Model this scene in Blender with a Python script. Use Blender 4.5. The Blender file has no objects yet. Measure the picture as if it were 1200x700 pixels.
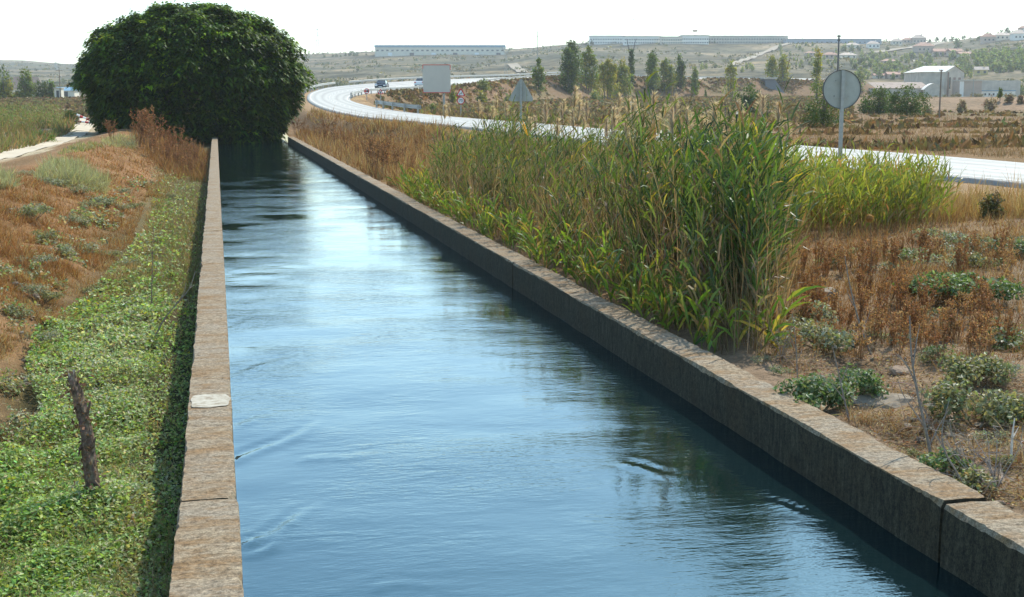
import bpy, bmesh, math, random
import numpy as np
from mathutils import Vector, Matrix

random.seed(7)
R = np.random.default_rng(11)
scene = bpy.context.scene
COL = scene.collection

# ------------------------------------------------------------------ camera geometry
F = 1600.0                      # focal length in pixels of the 1200 px wide photograph
PITCH = math.atan(237 / F)
YAW = math.atan(347.5 / F * math.cos(PITCH))
EYE = 2.6                       # metres above the top of the canal walls (z = 0)
cy, sy = math.cos(YAW), math.sin(YAW)
cP, sP = math.cos(PITCH), math.sin(PITCH)

def project(X, Y, Z):
    lat = X * cy - Y * sy
    D = X * sy + Y * cy
    h = EYE - Z
    den = D * cP + h * sP
    return 600 + F * lat / den, 350 + F * (h * cP - D * sP) / den

def ray(px, py):
    u = (np.asarray(px, float) - 600) / F
    v = -(np.asarray(py, float) - 350) / F
    fw = cP + v * sP
    up = -sP + v * cP
    return cy * u + sy * fw, -sy * u + cy * fw, up, fw

def at_depth(px, py, D):
    """world point seen at a pixel at horizontal distance D along the view"""
    dx, dy, dz, fw = ray(px, py)
    t = D / fw
    return np.array([dx * t, dy * t, EYE + dz * t])

def at_z(px, py, z):
    dx, dy, dz, fw = ray(px, py)
    t = (z - EYE) / dz
    return dx * t, dy * t

def smooth(a, b, x):
    t = np.clip((x - a) / (b - a), 0, 1)
    return t * t * (3 - 2 * t)

_ph = np.random.default_rng(5).uniform(0, 6.28, (40, 6))
_dr = np.random.default_rng(6).uniform(0, 6.28, (40, 6))
def wob(X, Y, wl, k=0):
    """smooth value in about -1..1 with wavelength wl"""
    s = 0
    for i in range(5):
        a = _dr[k % 40, i]
        s = s + np.sin((X * np.cos(a) + Y * np.sin(a)) * 6.283 / (wl * (0.7 + 0.25 * i)) + _ph[k % 40, i])
    return s / 2.6

# ------------------------------------------------------------------ road, as two edge lines (pixel, distance)
O_E = [(1460, 262, None, .5), (1200, 218, 30.5, None), (890, 190, 41.6, None), (640, 161, 59, None), (500, 145, 77, None),
       (420, 137, 94, None), (375, 126, 113, None), (360, 115.5, 150, None), (368, 107.5, 190, None), (400, 101.2, 218, None),
       (495, 94.6, 250, None), (600, 90.6, 315, None), (680, 87, 385, None), (800, 90.3, 430, None), (900, 91.5, 462, None), (1010, 93.5, 490, None)]
I_E = [(1380, 216, None, .5), (1200, 193, 40, None), (890, 168, 58, None), (640, 146.5, 82, None), (505, 135.5, 106, None),
       (445, 127.5, 123, None), (418, 121, 150, None), (410, 116.5, 168, None), (419, 111.5, 188, None), (450, 108.5, 205, None),
       (495, 105.5, 229, None), (600, 94.2, 303, None), (680, 89.7, 373, None), (800, 92.2, 418, None), (900, 93.4, 450, None), (1010, 95, 478, None)]
def edge_points(E):
    P = []
    for px, py, D, z in E:
        if D is None:
            x, y = at_z(px, py, z); P.append((float(x), float(y), z))
        else:
            P.append(tuple(at_depth(px, py, D)))
    return np.array(P)
def catmull(P, n=14):
    P = np.asarray(P, float)
    Q = np.vstack([2 * P[0] - P[1], P, 2 * P[-1] - P[-2]])
    out = []
    for i in range(1, len(Q) - 2):
        p0, p1, p2, p3 = Q[i - 1], Q[i], Q[i + 1], Q[i + 2]
        for t in np.linspace(0, 1, n, endpoint=False):
            out.append(.5 * (2 * p1 + (p2 - p0) * t + (2 * p0 - 5 * p1 + 4 * p2 - p3) * t ** 2 + (3 * p1 - p0 - 3 * p2 + p3) * t ** 3))
    out.append(Q[-2])
    return np.array(out)
RO, RI = catmull(edge_points(O_E)), catmull(edge_points(I_E))
RC = (RO + RI) / 2

def poly_near(x, y, E):
    A, B = E[:-1], E[1:]
    ab = (B - A)[:, :2]
    t = ((x[:, None] - A[None, :, 0]) * ab[None, :, 0] + (y[:, None] - A[None, :, 1]) * ab[None, :, 1]) / (ab ** 2).sum(1)[None]
    t = np.clip(t, 0, 1)
    dd = np.hypot(x[:, None] - A[None, :, 0] - t * ab[None, :, 0], y[:, None] - A[None, :, 1] - t * ab[None, :, 1])
    j = dd.argmin(1); r = np.arange(len(x))
    return dd[r, j], A[j, 2] + t[r, j] * (B[j, 2] - A[j, 2])
def inpoly(x, y, P):
    P = np.array(P, float); ins = np.zeros(len(x), bool)
    for i in range(len(P)):
        a, b = P[i], P[i - 1]
        c = (a[1] > y) != (b[1] > y)
        with np.errstate(divide='ignore', invalid='ignore'):
            c &= x < (b[0] - a[0]) * (y - a[1]) / (b[1] - a[1]) + a[0]
        ins ^= c
    return ins
ROADPOLY = np.vstack([RO[::4, :2], RO[-1:, :2], RI[::-4, :2], RI[:1, :2]])
RLO, RHI = ROADPOLY.min(0) - 30, ROADPOLY.max(0) + 30
def road_dist(X, Y):
    """distance outside the road's edge (negative on it), road height there"""
    sh = np.shape(X)
    x, y = np.ravel(X), np.ravel(Y)
    d = np.full(x.shape, 1e9); z = np.zeros_like(d)
    near = np.nonzero((x > RLO[0]) & (x < RHI[0]) & (y > RLO[1]) & (y < RHI[1]))[0]
    for s in range(0, len(near), 4000):
        k = near[s:s + 4000]
        a, za = poly_near(x[k], y[k], RO[::3]); b, zb = poly_near(x[k], y[k], RI[::3])
        z[k] = (za * b + zb * a) / (a + b + 1e-6)
        m = np.minimum(a, b)
        d[k] = np.where(inpoly(x[k], y[k], ROADPOLY), -m, m)
    return d.reshape(sh), z.reshape(sh)

# ------------------------------------------------------------------ terrain
XLo, XLi, XRi, XRo = -0.31, 0.055, 4.52, 4.88
WATER = -0.42
RIDGE_X = [-900, -200, 0, 30, 60, 85, 345, 440, 600, 690, 800, 920, 1000, 1060, 1110, 1150, 1180, 1200, 1500, 2200]
RIDGE_Y = [75, 74, 73, 74, 76, 77, 66, 63, 60, 52, 50, 50, 50, 51, 52, 45, 41, 38, 34, 34]
RIDGE_D = [3000, 2800, 2600, 2600, 2500, 2400, 1900, 1700, 1600, 1500, 1500, 1500, 1500, 1450, 1400, 1350, 1350, 1350, 1350, 1350]

def terrain(X, Y, want=False):
    X = np.asarray(X, float); Y = np.asarray(Y, float)
    lat = X * cy - Y * sy
    D = X * sy + Y * cy
    # left bank profile
    s = XLo - X + .22 * wob(X * 0, Y, 5, 1) + .1 * wob(X, Y, 1.7, 2)
    zl = np.interp(s, [-1, 0, 1.55, 1.95, 2.5, 3.2, 4.3, 5.4, 7, 8, 10.6, 12, 16, 30, 120],
                   [-.5, -.5, -.5, -.42, -.12, .18, .5, .56, .2, .08, .08, .4, .7, .7, .9])
    # right bank profile
    t = X - XRo
    zr = np.interp(t, [0, 1, 2.5, 5, 9, 13, 40, 120], [-.16, -.13, -.05, .05, .28, .45, .6, .6])
    zl = zl + smooth(1.7, 2.1, s) * (1 - smooth(3.2, 4.5, s)) * (.07 * wob(X, Y, .8, 60) + .045 * wob(X, Y, .42, 61)) * (1 - smooth(25, 40, Y))
    zr = zr + smooth(.25, .6, t) * (1 - smooth(4, 6, t)) * (.05 * wob(X, Y, 1.0, 62) + .03 * wob(X, Y, .45, 63)) * (1 - smooth(15, 20, Y))
    zn = np.where(X < 2, zl, zr)
    zn = zn + .035 * wob(X, Y, 2.3, 3) + .02 * wob(X, Y, .8, 4) + .05 * wob(X, Y, 7, 5) * (np.abs(X - 2) > 5)
    plain = np.interp(D, [0, 150, 350, 520], [.6, .6, 2.2, 2.4]) + .1 * wob(X, Y, 40, 6)
    bank = .6 + 1.75 * smooth(184, 193, D + 3 * wob(X, Y, 14, 7) + 1.5 * wob(X, Y, 5, 8)) + .12 * wob(X, Y, 9, 9)
    mask = smooth(.27, .31, lat / np.maximum(D, 1))
    plain = np.maximum(plain, bank * mask + plain * (1 - mask))
    near = 1 - smooth(80, 125, D)
    side = np.where(X < 2, 1 - smooth(30, 60, -X), 1 - smooth(22, 38, X))
    w = np.where(Y < 112, np.maximum(near, 0), near * (1 - smooth(112, 120, Y))) * side
    z = zn * w + plain * (1 - w)
    # far hills
    px = 600 + F * lat / np.maximum(D, 1) / cP
    px = np.clip(px, -900, 2200)
    rD = np.interp(px, RIDGE_X, RIDGE_D)
    rz = EYE + (113 - np.interp(px, RIDGE_X, RIDGE_Y)) * rD / (F * cP)
    u = np.clip((D - 560) / (rD - 560), 0, 1)
    prof = .62 * u + .38 * smooth(0, 1, u)
    und = (2.2 * wob(X, Y, 260, 10) + 1.1 * wob(X, Y, 110, 11)) * smooth(0, .25, u) * (1 - smooth(.75, 1, u))
    hill = (rz - 2.4) * prof + und
    hill = np.where(D > rD, (rz - 2.4) - (D - rD) * .012, hill)
    z = z + np.where(D > 560, hill, 0)
    d, zroad = road_dist(X, Y)
    L = np.maximum(1.6, 1.75 * np.abs(zroad - z))
    b = 1 - smooth(0, 1, (d - 1.3) / L)
    b = np.where(d < 1.3, 1, b)
    emb = zroad - z
    z = z * (1 - b) + (zroad - .06) * b
    if want:
        return z, d, b, emb, s, t, lat, D, u, px
    return z

def ground_hit(px, py, dmin=5.0):
    """(X, Y, Z, D) where the line of sight through a pixel first meets the terrain"""
    D = np.geomspace(dmin, 3400, 1700)
    dx, dy, dz, fw = ray(px, 113.0)
    X, Y = dx / fw * D, dy / fw * D
    Z = terrain(X, Y)
    yy = project(X, Y, Z)[1]
    k = np.nonzero(yy <= py)[0]
    i = k[0] if len(k) else int(np.argmin(yy))
    return float(X[i]), float(Y[i]), float(Z[i]), float(D[i])

def scatter(poly, n, z0=0.0, zoff=0.0):
    """n ground points spread evenly over a polygon of the view"""
    P = np.array(poly, float)
    lo, hi = P.min(0), P.max(0)
    pts = np.zeros((0, 2))
    while len(pts) < n:
        q = R.uniform(lo, hi, (n * 2, 2))
        ins = np.zeros(len(q), bool)
        for i in range(len(P)):
            a, b = P[i], P[i - 1]
            c = ((a[1] > q[:, 1]) != (b[1] > q[:, 1]))
            with np.errstate(divide='ignore', invalid='ignore'):
                c &= q[:, 0] < (b[0] - a[0]) * (q[:, 1] - a[1]) / (b[1] - a[1]) + a[0]
            ins ^= c
        pts = np.vstack([pts, q[ins]])
    pts = pts[:n]
    z = np.full(n, z0)
    for _ in range(9):
        x, y = at_z(pts[:, 0], pts[:, 1], np.minimum(z, 2.3))
        far = np.hypot(x, y) > 600
        x = np.where(far, x * .1, x); y = np.where(far, y * .1, y)
        z = .5 * z + .5 * terrain(x, y)
    z = terrain(x, y)
    D = x * sy + y * cy
    return x, y, z + zoff, D

# ------------------------------------------------------------------ mesh building
class Geo:
    def __init__(self):
        self.v, self.q, self.t, self.c, self.qm, self.tm = [], [], [], [], [], []
        self.n = 0
    def add(self, v, q=None, t=None, col=(.5, .5, .5), mi=0):
        v = np.asarray(v, float).reshape(-1, 3)
        c = np.broadcast_to(np.asarray(col, float), (len(v), 3))
        if q is not None and len(q):
            q = np.asarray(q, int).reshape(-1, 4)
            self.q.append(q + self.n); self.qm.append(np.full(len(q), mi))
        if t is not None and len(t):
            t = np.asarray(t, int).reshape(-1, 3)
            self.t.append(t + self.n); self.tm.append(np.full(len(t), mi))
        self.v.append(v); self.c.append(c); self.n += len(v)
        return self
    def mesh(self, name, mats, smooth_=False):
        me = bpy.data.meshes.new(name)
        V = np.vstack(self.v)
        Q = np.vstack(self.q) if self.q else np.zeros((0, 4), int)
        T = np.vstack(self.t) if self.t else np.zeros((0, 3), int)
        C = np.vstack(self.c)
        me.vertices.add(len(V)); me.vertices.foreach_set('co', V.astype(np.float32).ravel())
        nl = Q.size + T.size
        me.loops.add(nl)
        me.loops.foreach_set('vertex_index', np.concatenate([Q.ravel(), T.ravel()]).astype(np.int32))
        me.polygons.add(len(Q) + len(T))
        st = np.concatenate([np.arange(len(Q)) * 4, Q.size + np.arange(len(T)) * 3]).astype(np.int32)
        me.polygons.foreach_set('loop_start', st)
        mi = np.concatenate(self.qm + self.tm) if (self.qm or self.tm) else np.zeros(0)
        for m in (mats if isinstance(mats, (list, tuple)) else [mats]):
            me.materials.append(m)
        me.polygons.foreach_set('material_index', mi.astype(np.int32))
        me.polygons.foreach_set('use_smooth', np.full(len(Q) + len(T), bool(smooth_)))
        a = me.color_attributes.new('Col', 'FLOAT_COLOR', 'POINT')
        a.data.foreach_set('color', np.hstack([C, np.ones((len(C), 1))]).astype(np.float32).ravel())
        me.update(calc_edges=True)
        me.validate()
        return me

def link(name, data, parent=None, loc=None):
    o = bpy.data.objects.new(name, data)
    COL.objects.link(o)
    if parent: o.parent = parent
    if loc is not None: o.location = loc
    return o
def part(name, geo, mats, parent=None, smooth_=False):
    return link(name, geo.mesh(name, mats, smooth_), parent)
def tag(o, label=None, cat=None, group=None, kind=None):
    if label: o['label'] = label
    if cat: o['category'] = cat
    if group: o['group'] = group
    if kind: o['kind'] = kind
    return o
def thing(name, label, cat, loc=(0, 0, 0), rz=0, group=None):
    o = link(name, None, None, loc)
    o.rotation_euler = (0, 0, rz)
    return tag(o, label, cat, group)
def copy_tree(o, parent=None):
    c = o.copy(); COL.objects.link(c)
    if parent: c.parent = parent
    for ch in list(o.children):
        copy_tree(ch, c)
    return c

BOXF = [(0, 3, 2, 1), (4, 5, 6, 7), (0, 1, 5, 4), (1, 2, 6, 5), (2, 3, 7, 6), (3, 0, 4, 7)]
def box(g, x0, x1, y0, y1, z0, z1, col=(.5, .5, .5), mi=0, taper=0, M=None):
    tx, ty = taper * (x1 - x0) / 2, taper * (y1 - y0) / 2
    v = np.array([(x0, y0, z0), (x1, y0, z0), (x1, y1, z0), (x0, y1, z0),
                  (x0 + tx, y0 + ty, z1), (x1 - tx, y0 + ty, z1), (x1 - tx, y1 - ty, z1), (x0 + tx, y1 - ty, z1)], float)
    if M is not None:
        v = v @ np.array(M.to_3x3()).T + np.array(M.translation)
    g.add(v, BOXF, col=col, mi=mi)
    return g
def tube(g, pts, rad, sides=6, col=(.5, .5, .5), mi=0, cap=True):
    P = np.asarray(pts, float); n = len(P)
    rad = np.broadcast_to(np.asarray(rad, float), (n,))
    T = np.gradient(P, axis=0); T /= np.linalg.norm(T, axis=1)[:, None] + 1e-9
    ref = np.array([0, 0, 1.0]) if abs(T[0, 2]) < .9 else np.array([1.0, 0, 0])
    U = np.cross(T, ref); U /= np.linalg.norm(U, axis=1)[:, None] + 1e-9
    W = np.cross(T, U)
    a = np.linspace(0, 2 * np.pi, sides, endpoint=False)
    ring = np.cos(a)[None, :, None] * U[:, None] + np.sin(a)[None, :, None] * W[:, None]
    v = P[:, None] + ring * rad[:, None, None]
    q = []
    for i in range(n - 1):
        for j in range(sides):
            k = (j + 1) % sides
            q.append((i * sides + j, i * sides + k, (i + 1) * sides + k, (i + 1) * sides + j))
    v = v.reshape(-1, 3); t = []
    if cap:
        v = np.vstack([v, P[0], P[-1]])
        for j in range(sides):
            k = (j + 1) % sides
            t.append((n * sides, k, j)); t.append((n * sides + 1, (n - 1) * sides + j, (n - 1) * sides + k))
    if np.ndim(col) == 2 and len(col) == n:
        c = np.repeat(np.asarray(col, float), sides, 0)
        if cap: c = np.vstack([c, col[0], col[-1]])
        col = c
    g.add(v, q, t, col, mi)
    return g
def lathe(g, prof, sides=16, col=(.5, .5, .5), mi=0, c=(0, 0, 0)):
    a = np.linspace(0, 2 * np.pi, sides, endpoint=False)
    v, q = [], []
    for r, z in prof:
        v += [(c[0] + r * math.cos(x), c[1] + r * math.sin(x), c[2] + z) for x in a]
    for i in range(len(prof) - 1):
        for j in range(sides):
            k = (j + 1) % sides
            q.append((i * sides + j, i * sides + k, (i + 1) * sides + k, (i + 1) * sides + j))
    g.add(v, q, None, col, mi)
    return g
def norm(a):
    return a / (np.linalg.norm(a, axis=-1, keepdims=True) + 1e-9)
def rand_dirs(n):
    return norm(R.normal(size=(n, 3)))
def blades(g, base, d, L, W, col, segs=2, droop=.2, tipcol=None, prof=None, flat=None):
    """thin curved strips: grass blades, reed leaves, stems"""
    n = len(base)
    if n == 0: return g
    d = norm(d); L = np.broadcast_to(L, (n,)); W = np.broadcast_to(W, (n,)); droop = np.broadcast_to(droop, (n,))
    side = np.cross(d, norm(R.normal(size=(n, 3)) * np.array([1, 1, .3])) if flat is None else flat)
    side = norm(side)
    ts = np.linspace(0, 1, segs + 1)
    if prof is None:
        prof = np.clip(1 - ts ** 1.6, .06, 1)
    else:
        prof = np.interp(ts, np.linspace(0, 1, len(prof)), prof)
    V = np.zeros((n, segs + 1, 2, 3)); C = np.zeros((n, segs + 1, 2, 3))
    col = np.broadcast_to(np.asarray(col, float), (n, 3))
    tipcol = col if tipcol is None else np.broadcast_to(np.asarray(tipcol, float), (n, 3))
    for i, t in enumerate(ts):
        p = base + d * (L * t)[:, None]
        p = p + np.array([0, 0, -1.0]) * (droop * L * t * t)[:, None]
        w = side * (W * prof[i] / 2)[:, None]
        V[:, i, 0] = p - w; V[:, i, 1] = p + w
        C[:, i] = (col * (1 - t) + tipcol * t)[:, None]
    k = np.arange(n)[:, None] * (segs + 1) * 2
    q = []
    for i in range(segs):
        q.append(np.stack([k[:, 0] + i * 2, k[:, 0] + i * 2 + 1, k[:, 0] + i * 2 + 3, k[:, 0] + i * 2 + 2], 1))
    g.add(V.reshape(-1, 3), np.vstack(q), None, C.reshape(-1, 3))
    return g
def leaves(g, pos, nrm, size, col, aspect=.5, axis=None):
    """flat pointed leaves, lightly folded along the midrib"""
    n = len(pos)
    if n == 0: return g
    nrm = norm(nrm)
    a = norm(R.normal(size=(n, 3))) if axis is None else norm(axis)
    u = norm(a - nrm * (a * nrm).sum(1, keepdims=True))
    v = np.cross(nrm, u)
    size = np.broadcast_to(size, (n,))[:, None]
    V = np.stack([pos - u * size * .5, pos + v * size * aspect * .5 + u * size * .05 + nrm * size * .08, pos + u * size * .5, pos - v * size * aspect * .5 + u * size * .05 + nrm * size * .08], 1)
    q = np.arange(n * 4).reshape(n, 4)
    g.add(V.reshape(-1, 3), q, None, np.repeat(np.broadcast_to(np.asarray(col, float), (n, 3)), 4, 0))
    return g
def mixcol(cols, n, jit=.18, p=None):
    cols = np.array(cols, float)
    c = cols[R.choice(len(cols), n, p=p)]
    return np.clip(c * (1 + R.normal(0, jit, (n, 1))) * (1 + R.normal(0, jit * .35, (n, 3))), .004, 1)

# ------------------------------------------------------------------ materials
def newmat(name):
    m = bpy.data.materials.new(name); m.use_nodes = True
    nt = m.node_tree
    for nd in list(nt.nodes): nt.nodes.remove(nd)
    out = nt.nodes.new('ShaderNodeOutputMaterial')
    return m, nt, out
def N(nt, t, **kw):
    nd = nt.nodes.new(t)
    for k, v in kw.items():
        if k in nd.inputs: nd.inputs[k].default_value = v
        else: setattr(nd, k, v)
    return nd
def attr_col(nt):
    return N(nt, 'ShaderNodeVertexColor', layer_name='Col').outputs['Color']
def noise(nt, scale, detail=6, rough=.6, vec=None, sc=None, coord='Object'):
    tc = N(nt, 'ShaderNodeTexCoord')
    o = tc.outputs[coord]
    if sc is not None:
        mp = N(nt, 'ShaderNodeMapping'); mp.inputs['Scale'].default_value = sc
        nt.links.new(o, mp.inputs['Vector']); o = mp.outputs['Vector']
    nz = N(nt, 'ShaderNodeTexNoise'); nz.inputs['Scale'].default_value = scale
    nz.inputs['Detail'].default_value = detail; nz.inputs['Roughness'].default_value = rough
    nt.links.new(o, nz.inputs['Vector'])
    return nz.outputs['Fac']
def ramp(nt, fac, stops):
    r = N(nt, 'ShaderNodeValToRGB')
    el = r.color_ramp.elements
    while len(el) > 1: el.remove(el[0])
    el[0].position = stops[0][0]; el[0].color = (*stops[0][1], 1)
    for p, c in stops[1:]:
        e = el.new(p); e.color = (*c, 1)
    nt.links.new(fac, r.inputs['Fac'])
    return r.outputs['Color']
def gray(v): return (v, v, v)
def mixc(nt, fac, a, b, mode='MIX'):
    m = N(nt, 'ShaderNodeMix', data_type='RGBA', blend_type=mode)
    for s, val in (('Factor', fac), ('A', a), ('B', b)):
        sock = [i for i in m.inputs if i.name == s and (i.type == 'RGBA' or s == 'Factor' and i.type == 'VALUE')][0]
        if hasattr(val, 'links'): nt.links.new(val, sock)
        else: sock.default_value = val if s == 'Factor' else (*val, 1)
    return [o for o in m.outputs if o.type == 'RGBA'][0]
def bump(nt, h, strength=.5, dist=.02):
    b = N(nt, 'ShaderNodeBump'); b.inputs['Strength'].default_value = strength; b.inputs['Distance'].default_value = dist
    nt.links.new(h, b.inputs['Height'])
    return b.outputs['Normal']
def simple(name, col, rough=.6, metal=0, nscale=8, amt=.25, bumpd=0, spec=.4):
    m, nt, out = newmat(name)
    p = N(nt, 'ShaderNodeBsdfPrincipled'); p.inputs['Roughness'].default_value = rough; p.inputs['Metallic'].default_value = metal
    p.inputs['Specular IOR Level'].default_value = spec
    nz = noise(nt, nscale)
    c = ramp(nt, nz, [(.25, tuple(x * (1 - amt) for x in col)), (.75, tuple(min(1, x * (1 + amt)) for x in col))])
    nt.links.new(c, p.inputs['Base Color'])
    if bumpd: nt.links.new(bump(nt, nz, .6, bumpd), p.inputs['Normal'])
    nt.links.new(p.outputs[0], out.inputs[0])
    return m
def foliage(name, trans=.35, rough=.55, nscale=None, spec=.3):
    m, nt, out = newmat(name)
    col = attr_col(nt)
    if nscale:
        col = mixc(nt, 1.0, col, ramp(nt, noise(nt, nscale, 3), [(.3, gray(.75)), (.7, gray(1.25))]), 'MULTIPLY')
    p = N(nt, 'ShaderNodeBsdfPrincipled'); p.inputs['Roughness'].default_value = rough; p.inputs['Specular IOR Level'].default_value = spec
    nt.links.new(col, p.inputs['Base Color'])
    t = N(nt, 'ShaderNodeBsdfTranslucent')
    tc = mixc(nt, 1.0, col, (1.35, 1.25, .7), 'MULTIPLY')
    nt.links.new(tc, t.inputs['Color'])
    mx = N(nt, 'ShaderNodeMixShader'); mx.inputs[0].default_value = trans
    nt.links.new(p.outputs[0], mx.inputs[1]); nt.links.new(t.outputs[0], mx.inputs[2])
    nt.links.new(mx.outputs[0], out.inputs[0])
    return m
def vcol(name, rough=.8, spec=.2, amt=.2, nscale=20, bumpd=0, detail=6):
    m, nt, out = newmat(name)
    nz = noise(nt, nscale, detail)
    col = mixc(nt, 1.0, attr_col(nt), ramp(nt, nz, [(.3, gray(1 - amt)), (.7, gray(1 + amt))]), 'MULTIPLY')
    p = N(nt, 'ShaderNodeBsdfPrincipled'); p.inputs['Roughness'].default_value = rough; p.inputs['Specular IOR Level'].default_value = spec
    nt.links.new(col, p.inputs['Base Color'])
    if bumpd: nt.links.new(bump(nt, nz, .7, bumpd), p.inputs['Normal'])
    nt.links.new(p.outputs[0], out.inputs[0])
    return m

M_leaf = foliage('leaf', .38, .5)
M_reed = foliage('reed_leaf', .42, .45)
M_tree = foliage('tree_leaf', .5, .5, None, .12)
M_dry = foliage('dry_stalk', .25, .8, None, .1)
M_plume = foliage('plume_fluff', .5, .9, None, .05)
M_bark = vcol('bark', .9, .1, .4, 30, .01)
M_twig = vcol('twig', .85, .2, .3, 40)

def ground_mat():
    m, nt, out = newmat('ground_soil')
    base = attr_col(nt)
    n1 = noise(nt, 1.3, 8, .65); n2 = noise(nt, 14, 8, .7); n3 = noise(nt, .09, 6, .6)
    c = mixc(nt, 1.0, base, ramp(nt, n1, [(.3, (.72, .70, .66)), (.7, (1.25, 1.24, 1.2))]), 'MULTIPLY')
    c = mixc(nt, 1.0, c, ramp(nt, n2, [(.3, gray(.65)), (.68, gray(1.3))]), 'MULTIPLY')
    c = mixc(nt, 1.0, c, ramp(nt, n3, [(.35, (.85, .88, .8)), (.65, (1.12, 1.08, 1.05))]), 'MULTIPLY')
    p = N(nt, 'ShaderNodeBsdfPrincipled'); p.inputs['Roughness'].default_value = .95; p.inputs['Specular IOR Level'].default_value = .1
    nt.links.new(c, p.inputs['Base Color'])
    nt.links.new(bump(nt, n2, .9, .05), p.inputs['Normal'])
    nt.links.new(p.outputs[0], out.inputs[0])
    return m
M_ground = ground_mat()
def hill_mat():
    m, nt, out = newmat('hill_scrub')
    base = attr_col(nt)
    n1 = noise(nt, .02, 8, .62, sc=(1, 1, 6)); n2 = noise(nt, .16, 8, .75); n3 = noise(nt, .006, 5, .6, sc=(1, 3, 1))
    c = mixc(nt, 1.0, base, ramp(nt, n1, [(.38, (.45, .5, .45)), (.5, (1, 1, 1)), (.62, (1.5, 1.4, 1.28))]), 'MULTIPLY')
    c = mixc(nt, 1.0, c, ramp(nt, n2, [(.40, (.30, .38, .27)), (.5, gray(.95)), (.62, gray(1.35))]), 'MULTIPLY')
    c = mixc(nt, 1.0, c, ramp(nt, n3, [(.38, (.75, .8, .75)), (.62, (1.15, 1.1, 1.05))]), 'MULTIPLY')
    p = N(nt, 'ShaderNodeBsdfPrincipled'); p.inputs['Roughness'].default_value = .95; p.inputs['Specular IOR Level'].default_value = .05
    nt.links.new(c, p.inputs['Base Color'])
    nt.links.new(p.outputs[0], out.inputs[0])
    return m
M_hill = hill_mat()
def concrete_mat(name, top):
    m, nt, out = newmat(name)
    n1 = noise(nt, 11, 9, .75, sc=(.8, 1.7, 1)) if top else noise(nt, 7, 8, .7, sc=(3, 3, .5))
    n2 = noise(nt, 1.1, 5, .6); n3 = noise(nt, 70, 4, .7); n4 = noise(nt, 2.6, 6, .7, sc=(.7, 1.6, 1))
    if top:
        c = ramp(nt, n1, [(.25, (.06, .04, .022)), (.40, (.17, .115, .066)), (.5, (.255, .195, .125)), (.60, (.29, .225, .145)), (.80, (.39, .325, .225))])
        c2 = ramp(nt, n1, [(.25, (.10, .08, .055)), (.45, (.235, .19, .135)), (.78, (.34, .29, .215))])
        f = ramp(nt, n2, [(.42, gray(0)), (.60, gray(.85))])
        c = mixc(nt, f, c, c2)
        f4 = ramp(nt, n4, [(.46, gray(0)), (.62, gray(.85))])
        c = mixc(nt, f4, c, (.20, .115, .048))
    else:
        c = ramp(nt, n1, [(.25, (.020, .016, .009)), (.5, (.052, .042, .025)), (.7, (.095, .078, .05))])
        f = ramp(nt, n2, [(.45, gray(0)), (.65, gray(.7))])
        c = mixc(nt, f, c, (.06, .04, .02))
    c = mixc(nt, 1.0, c, ramp(nt, n3, [(.35, gray(.62)), (.5, gray(1)), (.65, gray(1.3))]), 'MULTIPLY')
    c = mixc(nt, 1.0, c, ramp(nt, noise(nt, 26, 5, .7), [(.36, gray(.55)), (.52, gray(1.05)), (.7, gray(1.3))]), 'MULTIPLY')
    p = N(nt, 'ShaderNodeBsdfPrincipled'); p.inputs['Roughness'].default_value = .9; p.inputs['Specular IOR Level'].default_value = .2
    nt.links.new(c, p.inputs['Base Color'])
    nt.links.new(bump(nt, n3, 1.0, .008), p.inputs['Normal'])
    nt.links.new(p.outputs[0], out.inputs[0])
    return m
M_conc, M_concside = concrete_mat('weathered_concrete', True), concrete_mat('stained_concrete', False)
def water_mat():
    m, nt, out = newmat('canal_water')
    p = N(nt, 'ShaderNodeBsdfPrincipled')
    p.inputs['Base Color'].default_value = (.004, .012, .0135, 1)
    p.inputs['Roughness'].default_value = .02; p.inputs['Specular Tint'].default_value = (.22, .86, 1, 1); p.inputs['IOR'].default_value = 1.88
    a = noise(nt, 1.6, 3, .55, sc=(.8, 1, 1)); b = noise(nt, 6.0, 4, .6, sc=(.55, 1.35, 1)); c = noise(nt, .5, 3, .55); d = noise(nt, 17, 3, .6, sc=(.5, 1.3, 1))
    gate = ramp(nt, c, [(.38, gray(.25)), (.62, gray(1.4))])
    nrm = None
    for h_, dist_, gated in ((a, .0055, False), (b, .0065, True), (d, .0022, True)):
        if gated:
            mb = N(nt, 'ShaderNodeMath', operation='MULTIPLY'); nt.links.new(h_, mb.inputs[0]); nt.links.new(gate, mb.inputs[1]); h_ = mb.outputs[0]
        b2 = N(nt, 'ShaderNodeBump'); b2.inputs['Strength'].default_value = 1; b2.inputs['Distance'].default_value = dist_
        nt.links.new(h_, b2.inputs['Height'])
        if nrm is not None: nt.links.new(nrm, b2.inputs['Normal'])
        nrm = b2.outputs['Normal']
    nt.links.new(b2.outputs['Normal'], p.inputs['Normal'])
    nt.links.new(p.outputs[0], out.inputs[0])
    return m
M_water = water_mat()
M_asphalt = vcol('pale_asphalt', .75, .35, .12, .7)
M_line = simple('road_paint', (.62, .61, .57), .6, 0, 3, .1)
M_track = simple('dirt_track_dust', (.50, .42, .31), .95, 0, 1.2, .22, .03, .1)
M_hilltrack = simple('hill_track_dust', (.27, .22, .155), .95, 0, .1, .2)
M_steel = simple('galvanised_steel', (.36, .36, .33), .6, .3, 12, .15)
M_signback = simple('sign_back', (.37, .375, .33), .7, 0, 5, .12)
M_white = simple('white_paint', (.78, .78, .76), .5, 0, 6, .08)
M_red = simple('red_paint', (.55, .03, .03), .5, 0, 6, .1)
M_black = simple('black_paint', (.02, .02, .02), .5, 0, 6, .1)
M_panel = simple('grey_panel', (.54, .51, .44), .7, 0, 1.2, .06)
M_wood = simple('weathered_wood', (.20, .15, .11), .9, 0, 9, .35, .01)
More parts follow.
